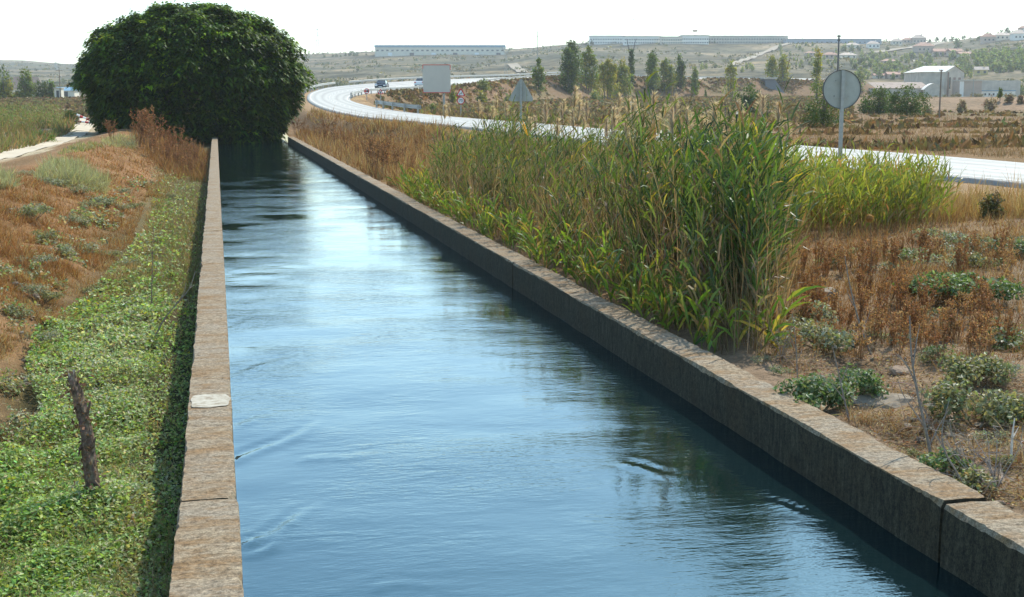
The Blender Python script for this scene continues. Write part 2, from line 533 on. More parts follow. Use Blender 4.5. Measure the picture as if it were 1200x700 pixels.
M_glass = simple('window_glass', (.03, .04, .05), .1, 0, 2, .2, 0, .6)
M_cream = simple('cream_render', (.72, .62, .48), .9, 0, .6, .1)
M_whiter = simple('white_render', (.80, .75, .66), .9, 0, .6, .08)
M_pink = simple('pink_render', (.52, .38, .29), .9, 0, .6, .1)
M_roof = simple('terracotta_tile', (.36, .19, .13), .85, 0, 1.5, .25)
M_roofp = simple('pale_tile', (.46, .36, .29), .85, 0, 1.5, .2)
M_bluec = simple('blue_cladding', (.16, .30, .40), .6, 0, .3, .1)
M_tan = simple('tan_cladding', (.66, .60, .48), .8, 0, .2, .06)
M_greyc = simple('old_grey_wall', (.50, .45, .37), .9, 0, .5, .25)
M_greyd = simple('rusty_panel', (.26, .19, .15), .85, 0, .8, .35)
M_stone = simple('pale_stone', (.245, .195, .14), .95, 0, 6, .3, .02)
M_car = simple('dark_car_paint', (.02, .03, .045), .15, .4, 2, .1, 0, .6)
M_carw = simple('white_car_paint', (.7, .7, .7), .25, 0, 2, .05)
M_tyre = simple('tyre_rubber', (.015, .015, .015), .8, 0, 20, .2)
M_rim = simple('wheel_rim', (.5, .5, .52), .35, .8, 5, .1)
M_lamp = simple('lamp_glass', (.75, .75, .72), .1, 0, 4, .05)
def worn_paint():
    m, nt, out = newmat('worn_whitewash')
    c = ramp(nt, noise(nt, 13, 7, .75, sc=(.8, 1.5, 1)), [(.36, (.20, .15, .095)), (.47, (.34, .30, .23)), (.60, (.46, .42, .34))])
    p = N(nt, 'ShaderNodeBsdfPrincipled'); p.inputs['Roughness'].default_value = .9; p.inputs['Specular IOR Level'].default_value = .2
    nt.links.new(c, p.inputs['Base Color']); nt.links.new(p.outputs[0], out.inputs[0])
    return m
M_litter = worn_paint()
M_frame = simple('dark_frame', (.07, .07, .07), .6, 0, 4, .1)

# ------------------------------------------------------------------ ground sheet and hills
def spaced(start, step, grow, end):
    out = [start]
    while abs(out[-1]) < abs(end):
        out.append(out[-1] + step); step *= grow
    return out
wl, wr = (XLo + XLi) / 2, (XRi + XRo) / 2
xs_l = sorted(spaced(wl, -.1, 1.042, -3600))
xs_r = spaced(wr, .1, 1.042, 3600)
ys = [-60, -25, -10, -2] + spaced(2.0, .14, 1.0235, 3600)
ys = np.array(ys, float)
kend = int(np.searchsorted(ys, 114))
ys[kend] = 114.0
xs = np.array(list(xs_l) + list(xs_r), float)
nl = len(xs_l)
GX, GY = np.meshgrid(xs, ys)
GZ, gd, gb, gemb, gs, gt, glat, gD, gu, gpx = terrain(GX, GY, True)
def lerp(a, b, w):
    return a * (1 - w[..., None]) + np.array(b) * w[..., None]
def ground_colour():
    X, Y = GX, GY
    c = np.zeros(X.shape + (3,)) + np.array((.25, .155, .085))
    c = lerp(c, (.20, .115, .055), np.clip(.5 + .6 * wob(X, Y, 9, 20), 0, 1))
    left = (X < 2).astype(float)
    green = left * (1 - smooth(1.6, 2.3, gs)) * (gs > -3)
    slope = left * smooth(1.7, 2.4, gs) * (1 - smooth(5, 6, gs))
    c = lerp(c, (.27, .165, .095), slope * .8)
    c = lerp(c, (.22, .11, .045), slope * smooth(14, 22, Y) * .8)
    c = lerp(c, (.05, .045, .02), green * (1 - smooth(17, 30, Y)))  # near ditch soil darkened to deepen the wall's shadow strip
    c = lerp(c, (.13, .10, .045), green * smooth(17, 30, Y))
    c = lerp(c, (.46, .38, .27), left * smooth(6.8, 8, gs + .5 * wob(X, Y, 6, 21)) * (1 - smooth(10.5, 11.5, gs + .5 * wob(X, Y, 5, 22))))
    c = lerp(c, (.24, .20, .10), left * smooth(11, 12.5, gs))
    rt = 1 - left
    c = lerp(c, (.25, .18, .125), rt * (1 - smooth(13.5, 18, Y - .8 * gt + 1.2 * wob(X, Y, 4, 23))) * .9)
    c = lerp(c, (.46, .30, .14), rt * smooth(.1, .6, wob(X, Y, 11, 24)) * smooth(9, 12, gt) * (1 - smooth(16, 20, gt)) * .8)
    verge = (1 - smooth(.2, 2.0, gd)) * (gd > -2)
    c = lerp(c, (.33, .22, .13), verge * .85)
    red = np.clip((gemb - 1.2) / 2, 0, 1) * smooth(.02, .25, gb) * (1 - smooth(.93, 1, gb))
    c = lerp(c, (.185, .09, .05), red)
    far = smooth(60, 160, gD)
    c = lerp(c, (.165, .105, .06), far * .8 * (gd > 2))
    c = lerp(c, (.15, .14, .06), far * smooth(.35, .8, wob(X, Y, 45, 25)) * .45 * (gd > 2))
    bank = smooth(.27, .31, glat / np.maximum(gD, 1)) * smooth(180, 185, gD) * (1 - smooth(194, 200, gD))
    c = lerp(c, (.25, .17, .115), bank)
    hill = smooth(500, 700, gD)
    hc = np.zeros(X.shape + (3,)) + np.array((.15, .118, .072))
    hc = lerp(hc, (.07, .072, .048), np.clip(.5 + .7 * wob(gu * 900 + 0 * X, gpx * .25, 95, 26), 0, 1) * .8)
    hc = lerp(hc, (.24, .19, .13), smooth(.45, .8, wob(gu * 1400, gpx * .5, 150, 27)) * .6)
    c = lerp(c, hc, hill)
    return c
GC = ground_colour()
ny, nx = GX.shape
def grid_object(name, r0, r1, mat):
    ids = np.arange(ny * nx).reshape(ny, nx)
    a, b, c_, d = ids[:-1, :-1], ids[:-1, 1:], ids[1:, 1:], ids[1:, :-1]
    keep = np.ones((ny - 1, nx - 1), bool)
    keep[:r0] = False; keep[r1:] = False
    if r0 == 0:
        keep[:kend, nl - 1] = False
    q = np.stack([a, b, c_, d], -1)[keep]
    used = np.unique(q)
    remap = np.full(ny * nx, -1); remap[used] = np.arange(len(used))
    V = np.stack([GX, GY, GZ], -1).reshape(-1, 3)[used]
    g = Geo(); g.add(V, remap[q], None, GC.reshape(-1, 3)[used])
    o = part(name, g, mat, None, True)
    return tag(o, kind='structure')
rsplit = int(np.searchsorted(ys, 540))
tag(grid_object('ground', 0, rsplit, M_ground), 'dry earth fields and canal banks', 'ground')
tag(grid_object('hills', rsplit, ny - 1, M_hill), 'hazy dry hillside rising to the horizon', 'hills')

# ------------------------------------------------------------------ canal: water, bed and walls
RIPPLES = [((272, 440), (385, 408), .009, .07), ((274, 545), (392, 488), .012, .06), ((276, 645), (400, 585), .012, .05), ((350, 540), (470, 528), .010, .06), ((272, 500), (370, 478), .008, .06),
           ((282, 655), (360, 620), .012, .05), ((430, 690), (560, 680), .008, .05), ((262, 320), (300, 312), .005, .10), ((264, 385), (320, 370), .006, .09), ((720, 545), (820, 562), .009, .06), ((890, 590), (1000, 612), .009, .05), ((330, 345), (420, 340), .005, .09)]
def water():
    yy = np.array(spaced(4.5, .05, 1.0075, 112))
    edge = [0, .004, .009, .018, .035]
    xx = np.concatenate([XLi - .01 + np.array(edge), np.linspace(XLi + .06, XRi - .06, 130), XRi + .01 - np.array(edge)[::-1]])
    X, Y = np.meshgrid(xx, yy)
    Z = WATER + .003 * wob(X, Y, 1.9, 30) + .002 * wob(X, Y, 1.1, 31)
    for (ax, ay), (bx, by), am, wd in RIPPLES:
        p, q = np.array(at_z(ax, ay, WATER)), np.array(at_z(bx, by, WATER))
        L_ = np.linalg.norm(q - p); d = (q - p) / L_
        t_ = ((X - p[0]) * d[0] + (Y - p[1]) * d[1]) / L_
        c_ = (X - p[0]) * -d[1] + (Y - p[1]) * d[0] + .05 * np.sin(t_ * 7 + ax)
        env = smooth(-.05, .15, t_) * (1 - smooth(.15, 1.1, t_))
        Z = Z + 1.35 * am * env * (1 + .35 * np.sin(t_ * L_ * 31 + ay) * np.sin(t_ * L_ * 17)) * (np.exp(-(c_ / wd) ** 2) - .6 * np.exp(-((c_ - 1.8 * wd) / wd) ** 2) + .4 * np.exp(-((c_ - 3.4 * wd) / wd) ** 2))
    dist = np.minimum(X - (XLi - .01), XRi + .01 - X)
    Z = Z + .008 * np.exp(-np.maximum(dist, 0) / .010)      # the water climbs a little where it meets the concrete
    n, m = X.shape
    ids = np.arange(n * m).reshape(n, m)
    q = np.stack([ids[:-1, :-1], ids[:-1, 1:], ids[1:, 1:], ids[1:, :-1]], -1).reshape(-1, 4)
    g = Geo(); g.add(np.stack([X, Y, Z], -1).reshape(-1, 3), q)
    tag(part('water', g, M_water, None, True), 'rippled blue green water of the canal', 'water', kind='structure')
water()

def wall_section(x0, x1, y0, y1, zbot, seed, parent, chip0=False):
    rr = np.random.default_rng(seed)
    yy = [y0]
    st = .05
    while yy[-1] < y1 - st:
        yy.append(yy[-1] + st); st = .05 + .006 * max(0, yy[-1] - 8)
    yy[-1] = y1
    yy = np.array(yy); n = len(yy)
    def wv(wl_, k): return wob(yy, yy * 0 + seed * 13.7, wl_, k)
    e = np.clip(rr.normal(0, .006, (n, 2)), -.012, .02)
    ero_i = .010 + .010 * wv(1.3, 3) + .009 * wv(.45, 5) + e[:, 0]
    ero_o = .010 + .010 * wv(1.3, 6) + .006 * wv(.55, 8) + .6 * e[:, 1]
    if chip0:
        ero_i = ero_i + .05 * np.exp(-(yy - y0) / .10)
        ero_o = ero_o + .02 * np.exp(-(yy - y0) / .06)
    ero_i = np.maximum(ero_i, .001); ero_o = np.maximum(ero_o, .001)
    top = .008 * wv(2.1, 9) + rr.normal(0, .0015, n)
    left_in = True
    prof = []
    a = np.stack
    prof.append(a([np.full(n, x0), yy, np.full(n, zbot)], 1))
    prof.append(a([np.full(n, x0) + .004 * wv(.9, 10), yy, np.full(n, -.16)], 1))
    prof.append(a([np.full(n, x0) + .2 * ero_o, yy, -.012 - 1.2 * ero_o], 1))
    prof.append(a([x0 + ero_o, yy, top - .003], 1))
    for f_ in (.25, .5, .75):
        prof.append(a([np.full(n, x0 + (x1 - x0) * f_), yy, top + rr.normal(0, .002, n)], 1))
    prof.append(a([x1 - ero_i, yy, top - .003], 1))
    prof.append(a([np.full(n, x1) - .2 * ero_i, yy, -.012 - 1.2 * ero_i], 1))
    prof.append(a([np.full(n, x1) + .004 * wv(.8, 11), yy, np.full(n, -.2)], 1))
    prof.append(a([np.full(n, x1), yy, np.full(n, zbot)], 1))
    V = np.stack(prof, 1)
    m = V.shape[1]
    ids = np.arange(n * m).reshape(n, m)
    g = Geo()
    q = np.stack([ids[:-1, :-1], ids[:-1, 1:], ids[1:, 1:], ids[1:, :-1]], -1)
    off = g.n
    g.v.append(V.reshape(-1, 3)); g.c.append(np.full((n * m, 3), .5)); g.n += n * m
    for k in range(m - 1):
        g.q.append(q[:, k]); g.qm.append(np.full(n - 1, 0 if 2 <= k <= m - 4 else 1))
    for r_ in (0, n - 1):                       # end faces
        c0 = V[r_].mean(0)
        g.v.append(c0[None]); g.c.append(np.full((1, 3), .5)); ci = g.n; g.n += 1
        t = [(ci, ids[r_, k], ids[r_, k + 1]) for k in range(m - 1)] + [(ci, ids[r_, m - 1], ids[r_, 0])]
        g.t.append(np.array(t)); g.tm.append(np.full(len(t), 1))
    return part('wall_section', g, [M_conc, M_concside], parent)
lw = thing('canal_wall', 'weathered concrete canal wall with a white painted patch, beside the green ditch', 'wall', (XLo, 1.5, 0))
def sec(parent, *a, **k):
    o = wall_section(*a, parent=parent, **k)
    o.matrix_parent_inverse = Matrix.Translation(parent.location).inverted()
    return o
sec(lw, XLo - .012, XLi + .012, 1.5, 8.82, -1.3, 1)
s2 = sec(lw, XLo, XLi, 8.86, 27.1, -1.3, 2, chip0=True)
sec(lw, XLo + .005, XLi - .004, 27.2, 92.5, -1.3, 3, chip0=True)
# whitewashed patch on the wall top, worn at its rim
rr = np.random.default_rng(3)
ang = np.linspace(0, 2 * np.pi, 60, endpoint=False)
V, T = [(-.125, 11.82, 0)], []
for k_ in range(1, 6):
    for a_ in ang:
        ca, sa = math.cos(a_), math.sin(a_)
        q_ = k_ / 5 / max(abs(ca), abs(sa)) ** .6
        j_ = .96 + .035 * math.sin(3 * a_ + 1) + .03 * math.sin(7 * a_) + rr.uniform(-.015, .015) if k_ == 5 else 1
        V.append((-.125 + ca * .172 * q_ * j_, 11.82 + sa * .27 * q_ * j_, 0))
V = np.array(V); V[:, 2] = .008 * wob(V[:, 1], V[:, 1] * 0 + 2 * 13.7, 2.1, 9) + .0042
T = [(0, 1 + i, 1 + (i + 1) % 60) for i in range(60)]
Q = [(1 + r_ * 60 + i, 1 + (r_ + 1) * 60 + i, 1 + (r_ + 1) * 60 + (i + 1) % 60, 1 + r_ * 60 + (i + 1) % 60) for r_ in range(4) for i in range(60)]
g = Geo(); g.add(V, Q, T)
pp = part('paint_patch', g, M_litter, s2)
tag(pp, 'flaking white paint patch')
rw = thing('canal_wall', 'weathered concrete canal wall with a dark shaded inner face, beside the reeds', 'wall', (XRo, 1.5, 0))
sec(rw, XRi - .01, XRo + .012, 1.5, 7.74, -1.3, 4)
sec(rw, XRi, XRo, 7.80, 15.906, -1.3, 5, chip0=True)
sec(rw, XRi + .002, XRo + .002, 15.912, 21.0, -1.3, 6)
sec(rw, XRi - .002, XRo, 21.01, 25.1, -1.3, 7)
sec(rw, XRi + .002, XRo, 25.11, 33.2, -1.3, 8)
sec(rw, XRi - .002, XRo, 33.21, 90.5, -1.3, 9)

# ------------------------------------------------------------------ road, markings, guard rails, tracks
def ribbon(name, A, B, mat, lift=0, skirt=0, label=None, cat='road'):
    n = len(A)
    rows = [A + [0, 0, lift], B + [0, 0, lift]]
    if skirt:
        dA = norm((A - B) * [1, 1, 0]) * .3
        rows = [A + dA - [0, 0, skirt]] + rows + [B - dA - [0, 0, skirt]]
    V = np.stack(rows, 1); m = len(rows)
    ids = np.arange(n * m).reshape(n, m)
    q = np.stack([ids[:-1, :-1], ids[:-1, 1:], ids[1:, 1:], ids[1:, :-1]], -1).reshape(-1, 4)
    g = Geo(); g.add(V.reshape(-1, 3), q)
    return tag(part(name, g, mat, None, True), label, cat, kind='structure')
def road_sheet():
    fr = np.linspace(0, 1, 25)
    lane = np.interp(fr, np.linspace(0, 1, 25), [.30, .33, .40, .37, .30, .40, .42, .38, .30, .36, .43, .40, .36, .40, .43, .37, .30, .38, .42, .40, .30, .37, .41, .34, .29])
    rows = [RO + (RO - RI) * [1, 1, 0] * .01 - [0, 0, .15]] + [RO + (RI - RO) * f_ + [0, 0, .05] for f_ in fr] + [RI + (RI - RO) * [1, 1, 0] * .01 - [0, 0, .15]]
    V = np.stack(rows, 1); n, m = V.shape[:2]
    ids = np.arange(n * m).reshape(n, m)
    q = np.stack([ids[:-1, :-1], ids[:-1, 1:], ids[1:, 1:], ids[1:, :-1]], -1).reshape(-1, 4)
    l_ = np.concatenate([[.3], lane, [.3]])
    c = np.broadcast_to(l_[None, :, None] * np.array([1, .955, .86]) * .90, (n, m, 3))
    g = Geo(); g.add(V.reshape(-1, 3), q, None, c.reshape(-1, 3))
    tag(part('road', g, M_asphalt, None, True), 'pale two lane road sweeping round a bend', 'road', kind='structure')
road_sheet()
def off(fr, wfr):
    return RO + (RI - RO) * (fr - wfr), RO + (RI - RO) * (fr + wfr)
for fr, wf in ((.07, .008), (.93, .008)):
    A, B = off(fr, wf)
    ribbon('road_marking', A, B, M_line, .058, 0, 'white edge line painted along the road', 'road marking')
A, B = off(.5, .011)
g = Geo()
for i in range(0, len(A) - 2, 3):
    a0, b0, a1, b1 = A[i], B[i], A[i + 1], B[i + 1]
    g.add(np.array([a0, b0, b1, a1]) + [0, 0, .058], [(0, 1, 2, 3)])
tag(part('road_marking', g, M_line), 'broken white centre line of the road', 'road marking', kind='structure')

def drape(poly, width, name, mat, label, n=8, lift=.06, cat='track'):
    P = catmull(np.array(poly), n)
    T = norm(np.gradient(P, axis=0))
    S = np.stack([T[:, 1], -T[:, 0]], 1)
    w = np.broadcast_to(width, (len(P),))[:, None] / 2
    rows = []
    for f_ in (-1, -.5, 0, .5, 1):
        q = P + S * w * f_
        rows.append(np.column_stack([q, terrain(q[:, 0], q[:, 1]) + lift]))
    V = np.stack(rows, 1)
    ids = np.arange(V.shape[0] * 5).reshape(-1, 5)
    q = np.stack([ids[:-1, :-1], ids[:-1, 1:], ids[1:, 1:], ids[1:, :-1]], -1).reshape(-1, 4)
    g = Geo(); g.add(V.reshape(-1, 3), q)
    return tag(part(name, g, mat, None, True), label, cat, kind='structure')
tp = [(-9.4, y) for y in (20, 30, 40, 52, 64, 76, 88)] + [(-9.9, 100), (-10.8, 114), (-12.5, 128)]
drape(tp, 2.5, 'dirt_track', M_track, 'pale dirt track running along the canal bank', 10, .035)
def hill_path(pix, width, label):
    P = []
    for px, py in pix:
        x, y, z, d = ground_hit(px, py, 560); P.append((x, y))
    drape(P, width, 'hill_track', M_hilltrack, label, 10, .8)
hill_path([(858, 78), (872, 71), (888, 65), (904, 58.5), (924, 51.5)], 7, 'pale dirt track climbing the hillside')
hill_path([(600, 76), (604, 80), (612, 86)], 7, 'short pale track scar on the hillside')
hill_path([(1014, 63), (1040, 60), (1066, 57), (1090, 53), (1112, 49)], 9, 'pale cleared strip among the hillside houses')

def guardrail(label, pts, post_step=4.0, h=.72):
    """corrugated steel beam on posts"""
    P = np.array(pts, float)
    seg = np.linalg.norm(np.diff(P, axis=0), axis=1); acc = np.concatenate([[0], np.cumsum(seg)])
    n = max(2, int(acc[-1] / 2))
    s = np.linspace(0, acc[-1], n)
    Q = np.stack([np.interp(s, acc, P[:, k]) for k in range(3)], 1)
    root = thing('guardrail', label, 'guardrail', tuple(Q[0]), 0, 'steel guardrails along the road')
    Q = Q - Q[0]
    T = norm(np.gradient(Q, axis=0)); S = norm(np.stack([T[:, 1], -T[:, 0], T[:, 0] * 0], 1))
    prof = [(.0, -.16), (.04, -.11), (.04, -.06), (0, 0), (.04, .06), (.04, .11), (0, .16)]
    V = np.stack([Q + S * a + [0, 0, h - .16 + b] for a, b in prof] + [Q + S * (a - .03) + [0, 0, h - .16 + b] for a, b in prof[::-1]], 1)
    m = V.shape[1]; ids = np.arange(n * m).reshape(n, m)
    nxt = np.roll(ids, -1, 1)
    q = np.stack([ids[:-1], nxt[:-1], nxt[1:], ids[1:]], -1).reshape(-1, 4)
    g = Geo(); g.add(V.reshape(-1, 3), q)
    part('beam', g, M_steel, root)
    pg = Geo(); box(pg, -.07, .07, -.07, .07, -.4, h + .02)
    me = pg.mesh('post', [M_steel])
    for sp in np.arange(.5, acc[-1], post_step)[:95]:
        p = np.array([np.interp(sp, acc, P[:, k]) for k in range(3)]) - P[0]
        k = min(n - 1, int(sp / acc[-1] * (n - 1)))
        o = link('post', me, root, Vector(p + S[k] * -.12))
    return root
def along(E, i0, i1, outward, lift=.0):
    A = RO if E == 'O' else RI
    B = RI if E == 'O' else RO
    d = norm((A - B) * [1, 1, 0]) * outward
    P = A + d
    return [tuple(p + np.array([0, 0, lift])) for p in P[int(i0 * 14):int(i1 * 14) + 1]]
guardrail('short steel guardrail on the outside of the bend, beside the big tree', along('O', 7.35, 8.95, .7))
guardrail('long steel guardrail lining the far side of the road where it climbs away', along('O', 9.2, 12.2, .7), 5)
guardrail('curved steel guardrail on the inside of the bend, behind the small warning signs', along('I', 7.2, 10.1, .7))
guardrail('short steel guardrail sloping down at the inside verge of the bend', along('I', 4.2, 5.15, .8))
guardrail('steel guardrail on the embankment top behind the poplars', along('I', 12.9, 14.2, .7), 5)
guardrail('long steel guardrail crossing the embankment above the reddish slope', along('I', 10.7, 12.7, .7), 6)

# ------------------------------------------------------------------ the big tree
def big_tree():
    root = thing('fig_tree', 'huge dark green dome shaped tree hanging over the canal end', 'tree', (-3.4, 94.5, 0))
    C = np.array([1.95, 0, 3.2])
    g = Geo()
    def limb(p0, p1, r0, r1, bend):
        p0, p1 = np.array(p0, float), np.array(p1, float)
        ts = np.linspace(0, 1, 9)
        pts = [p0 + (p1 - p0) * t + np.array(bend) * math.sin(math.pi * t) for t in ts]
        tube(g, pts, np.linspace(r0, r1, 9), 8, (.13, .11, .09))
    limb((0, 0, -.6), (.3, 0, 2.4), .75, .5, (.1, 0, 0))
    for a, r_, z in [(0, 5.5, 5), (.9, 4.6, 6), (1.9, 4.8, 5.5), (2.8, 5, 4.8), (3.7, 4.6, 5.4), (4.6, 4.2, 5.8), (5.4, 5, 4.6), (.4, 2, 7), (3, 2.2, 7.2)]:
        limb((.2, 0, 1.6), C + np.array([math.cos(a) * r_, math.sin(a) * r_ * .75, z - 3.2]), .28, .05, (0, 0, .6))
    part('trunk', g, M_bark, root, True)
    # crown: drooping rosettes of long leaves over a lumpy dome, thinner inside
    lump = rand_dirs(150); lump[:, 2] = np.abs(lump[:, 2])
    lump = norm(lump)
    def radius(d):
        up = d[:, 2] >= 0
        rx = np.where(up, 7.6, 7.6); ry = 6.5
        rz = np.where(up, 5.2, 4.6)
        e = 2.05
        return (np.abs(d[:, 0] / rx) ** e + np.abs(d[:, 1] / ry) ** e + np.abs(d[:, 2] / rz) ** e) ** (-1 / e)
    n = 8800
    d = rand_dirs(n); d[:, 2] = np.abs(d[:, 2])
    dot = (d @ lump.T).max(1)
    bumpv = np.clip((dot - .93) / .065, 0, 1) * (.5 + .5 * R.random(150)[(d @ lump.T).argmax(1)])
    depth = R.random(n)
    sh = np.where(depth < .55, 1 - .05 * R.random(n), 1 - .45 * R.random(n) ** 1.5)
    r = radius(d) * (.79 + .25 * bumpv) * sh
    P = C + d * r[:, None]
    m_ = 4000                                    # the skirt, hanging to the ground
    az = R.uniform(0, 6.28, m_); zz = R.uniform(-3.75, .2, m_)
    k = np.interp(zz, [-3.8, -3.2, -2.2, -1.2, 0], [.80, .83, .90, .97, 1.0]) * (.90 + .07 * np.sin(az * 9 + zz * 1.7) * np.sin(az * 4 + zz)) * np.where(R.random(m_) < .6, 1 - .05 * R.random(m_), 1 - .4 * R.random(m_) ** 1.5)
    sk = C + np.stack([np.cos(az) * 7.45 * k, np.sin(az) * 6.4 * k, zz], 1)
    P = np.vstack([P, sk]); d = np.vstack([d, norm(np.stack([np.cos(az), np.sin(az), .15 + 0 * az], 1))]); n = len(P)
    K = 12
    P = P + d * R.normal(0, .16, n)[:, None]
    pos = np.repeat(P, K, 0); out = np.repeat(d, K, 0)
    az = np.tile(np.linspace(0, 2 * np.pi, K, endpoint=False), n) + np.repeat(R.uniform(0, 6.28, n), K) + R.normal(0, .2, n * K)
    h = np.stack([np.cos(az), np.sin(az), np.zeros(n * K)], 1)
    ld = norm(h * .85 + out * .55 + np.array([0, 0, .12]) + R.normal(0, .12, (n * K, 3)))
    L = np.repeat(R.uniform(.30, .52, n), K) * R.uniform(.75, 1.15, n * K)
    pos = pos + R.normal(0, .10, (n * K, 3))
    col = np.repeat(mixcol([(.050, .095, .014), (.070, .125, .018), (.105, .165, .020), (.032, .062, .013)], n, .2), K, 0)
    young_or_lit = np.repeat(R.random(n) < .05 + .30 * smooth(3.2, 8.0, P[:, 2]), K)  # brighter leaves towards the top: sunlit crown put into leaf colour
    col[young_or_lit] = col[young_or_lit] * np.array([2.6, 2.3, 1.0])
    g = Geo()
    blades(g, pos, ld, L, R.uniform(.12, .19, n * K), col, 2, R.uniform(.4, .85, n * K), None, [.35, 1, .08], flat=np.array([0, 0, 1.0]) + 0 * ld)
    part('crown', g, M_tree, root)
    return root
big_tree()

# ------------------------------------------------------------------ reeds
def reed_plant(g, base, H, lean, K, leafL, leafW, cols, stemcol, pstart=.2, droop=.45, dry=.25):
    """stems with long alternate leaves; base (n,3), H (n,), lean (n,3)"""
    n = len(base)
    d = norm(np.array([0, 0, 1.0]) + lean)
    blades(g, base, d, H, .013, stemcol, 4, R.uniform(.0, .10, n), None, [1, .9, .8, .6, .3])
    for k in range(K):
        t = pstart + (1 - pstart) * (k + R.random(n) * .8) / K
        p = base + d * (H * t)[:, None]
        az = R.uniform(0, 6.28, n) if k == 0 else az + np.pi * R.uniform(.75, 1.25, n)
        h = np.stack([np.cos(az), np.sin(az), np.zeros(n)], 1) + np.array([.25, -.1, 0])
        ld = norm(h * R.uniform(.25, .62, n)[:, None] + d * .95)
        c = cols(n, t)
        blades(g, p, ld, leafL * np.interp(base[:, 1], [16, 27], [1.22, 1.0]) * R.uniform(.65, 1.2, n) * (1.1 - .4 * np.abs(t - .6)), leafW * np.interp(base[:, 1], [16, 27], [1.25, 1.0]) * R.uniform(.7, 1.2, n), c, 3,
               R.uniform(.5, 1.5, n) * droop, c * np.array([1.15, 1.05, .8]), [.55, 1, .7, .05])
    return g
def reedcols(n, t):
    green = mixcol([(.085, .135, .026), (.055, .095, .024), (.14, .185, .035), (.035, .062, .024), (.10, .14, .045)], n, .2)
    yel = mixcol([(.34, .28, .04), (.42, .25, .04), (.26, .24, .06)], n, .2)
    dry = mixcol([(.19, .125, .07), (.13, .085, .048), (.25, .185, .115), (.16, .12, .08)], n, .2)
    r = R.random(n)
    pd = np.clip(1.15 - 1.2 * t, .12, .92)
    c = np.where((r < pd)[:, None], dry, green)
    return np.where(((r > .972))[:, None], yel, c)
def yellowreed(n, t):
    g = mixcol([(.20, .24, .045), (.15, .21, .04), (.26, .27, .06)], n, .18)
    dry = mixcol([(.33, .23, .10), (.28, .18, .08)], n, .2)
    return np.where((R.random(n) < np.clip(.75 - 1.3 * t, .08, .8))[:, None], dry, g)
def world_poly(P, n):
    P = np.array(P, float); lo, hi = P.min(0), P.max(0)
    xs_, ys_ = [], []
    c = 0
    while c < n:
        x, y = R.uniform(lo[0], hi[0], n * 2), R.uniform(lo[1], hi[1], n * 2)
        k = inpoly(x, y, P); xs_.append(x[k]); ys_.append(y[k]); c += k.sum()
    return np.concatenate(xs_)[:n], np.concatenate(ys_)[:n]
BED = [(5.25, 13.3), (5.9, 13.4), (6.3, 14.6), (7.7, 17.5), (8.8, 20.5), (9.8, 25), (10.2, 32), (9.0, 40), (7.6, 43), (6.2, 40), (5.35, 34)]
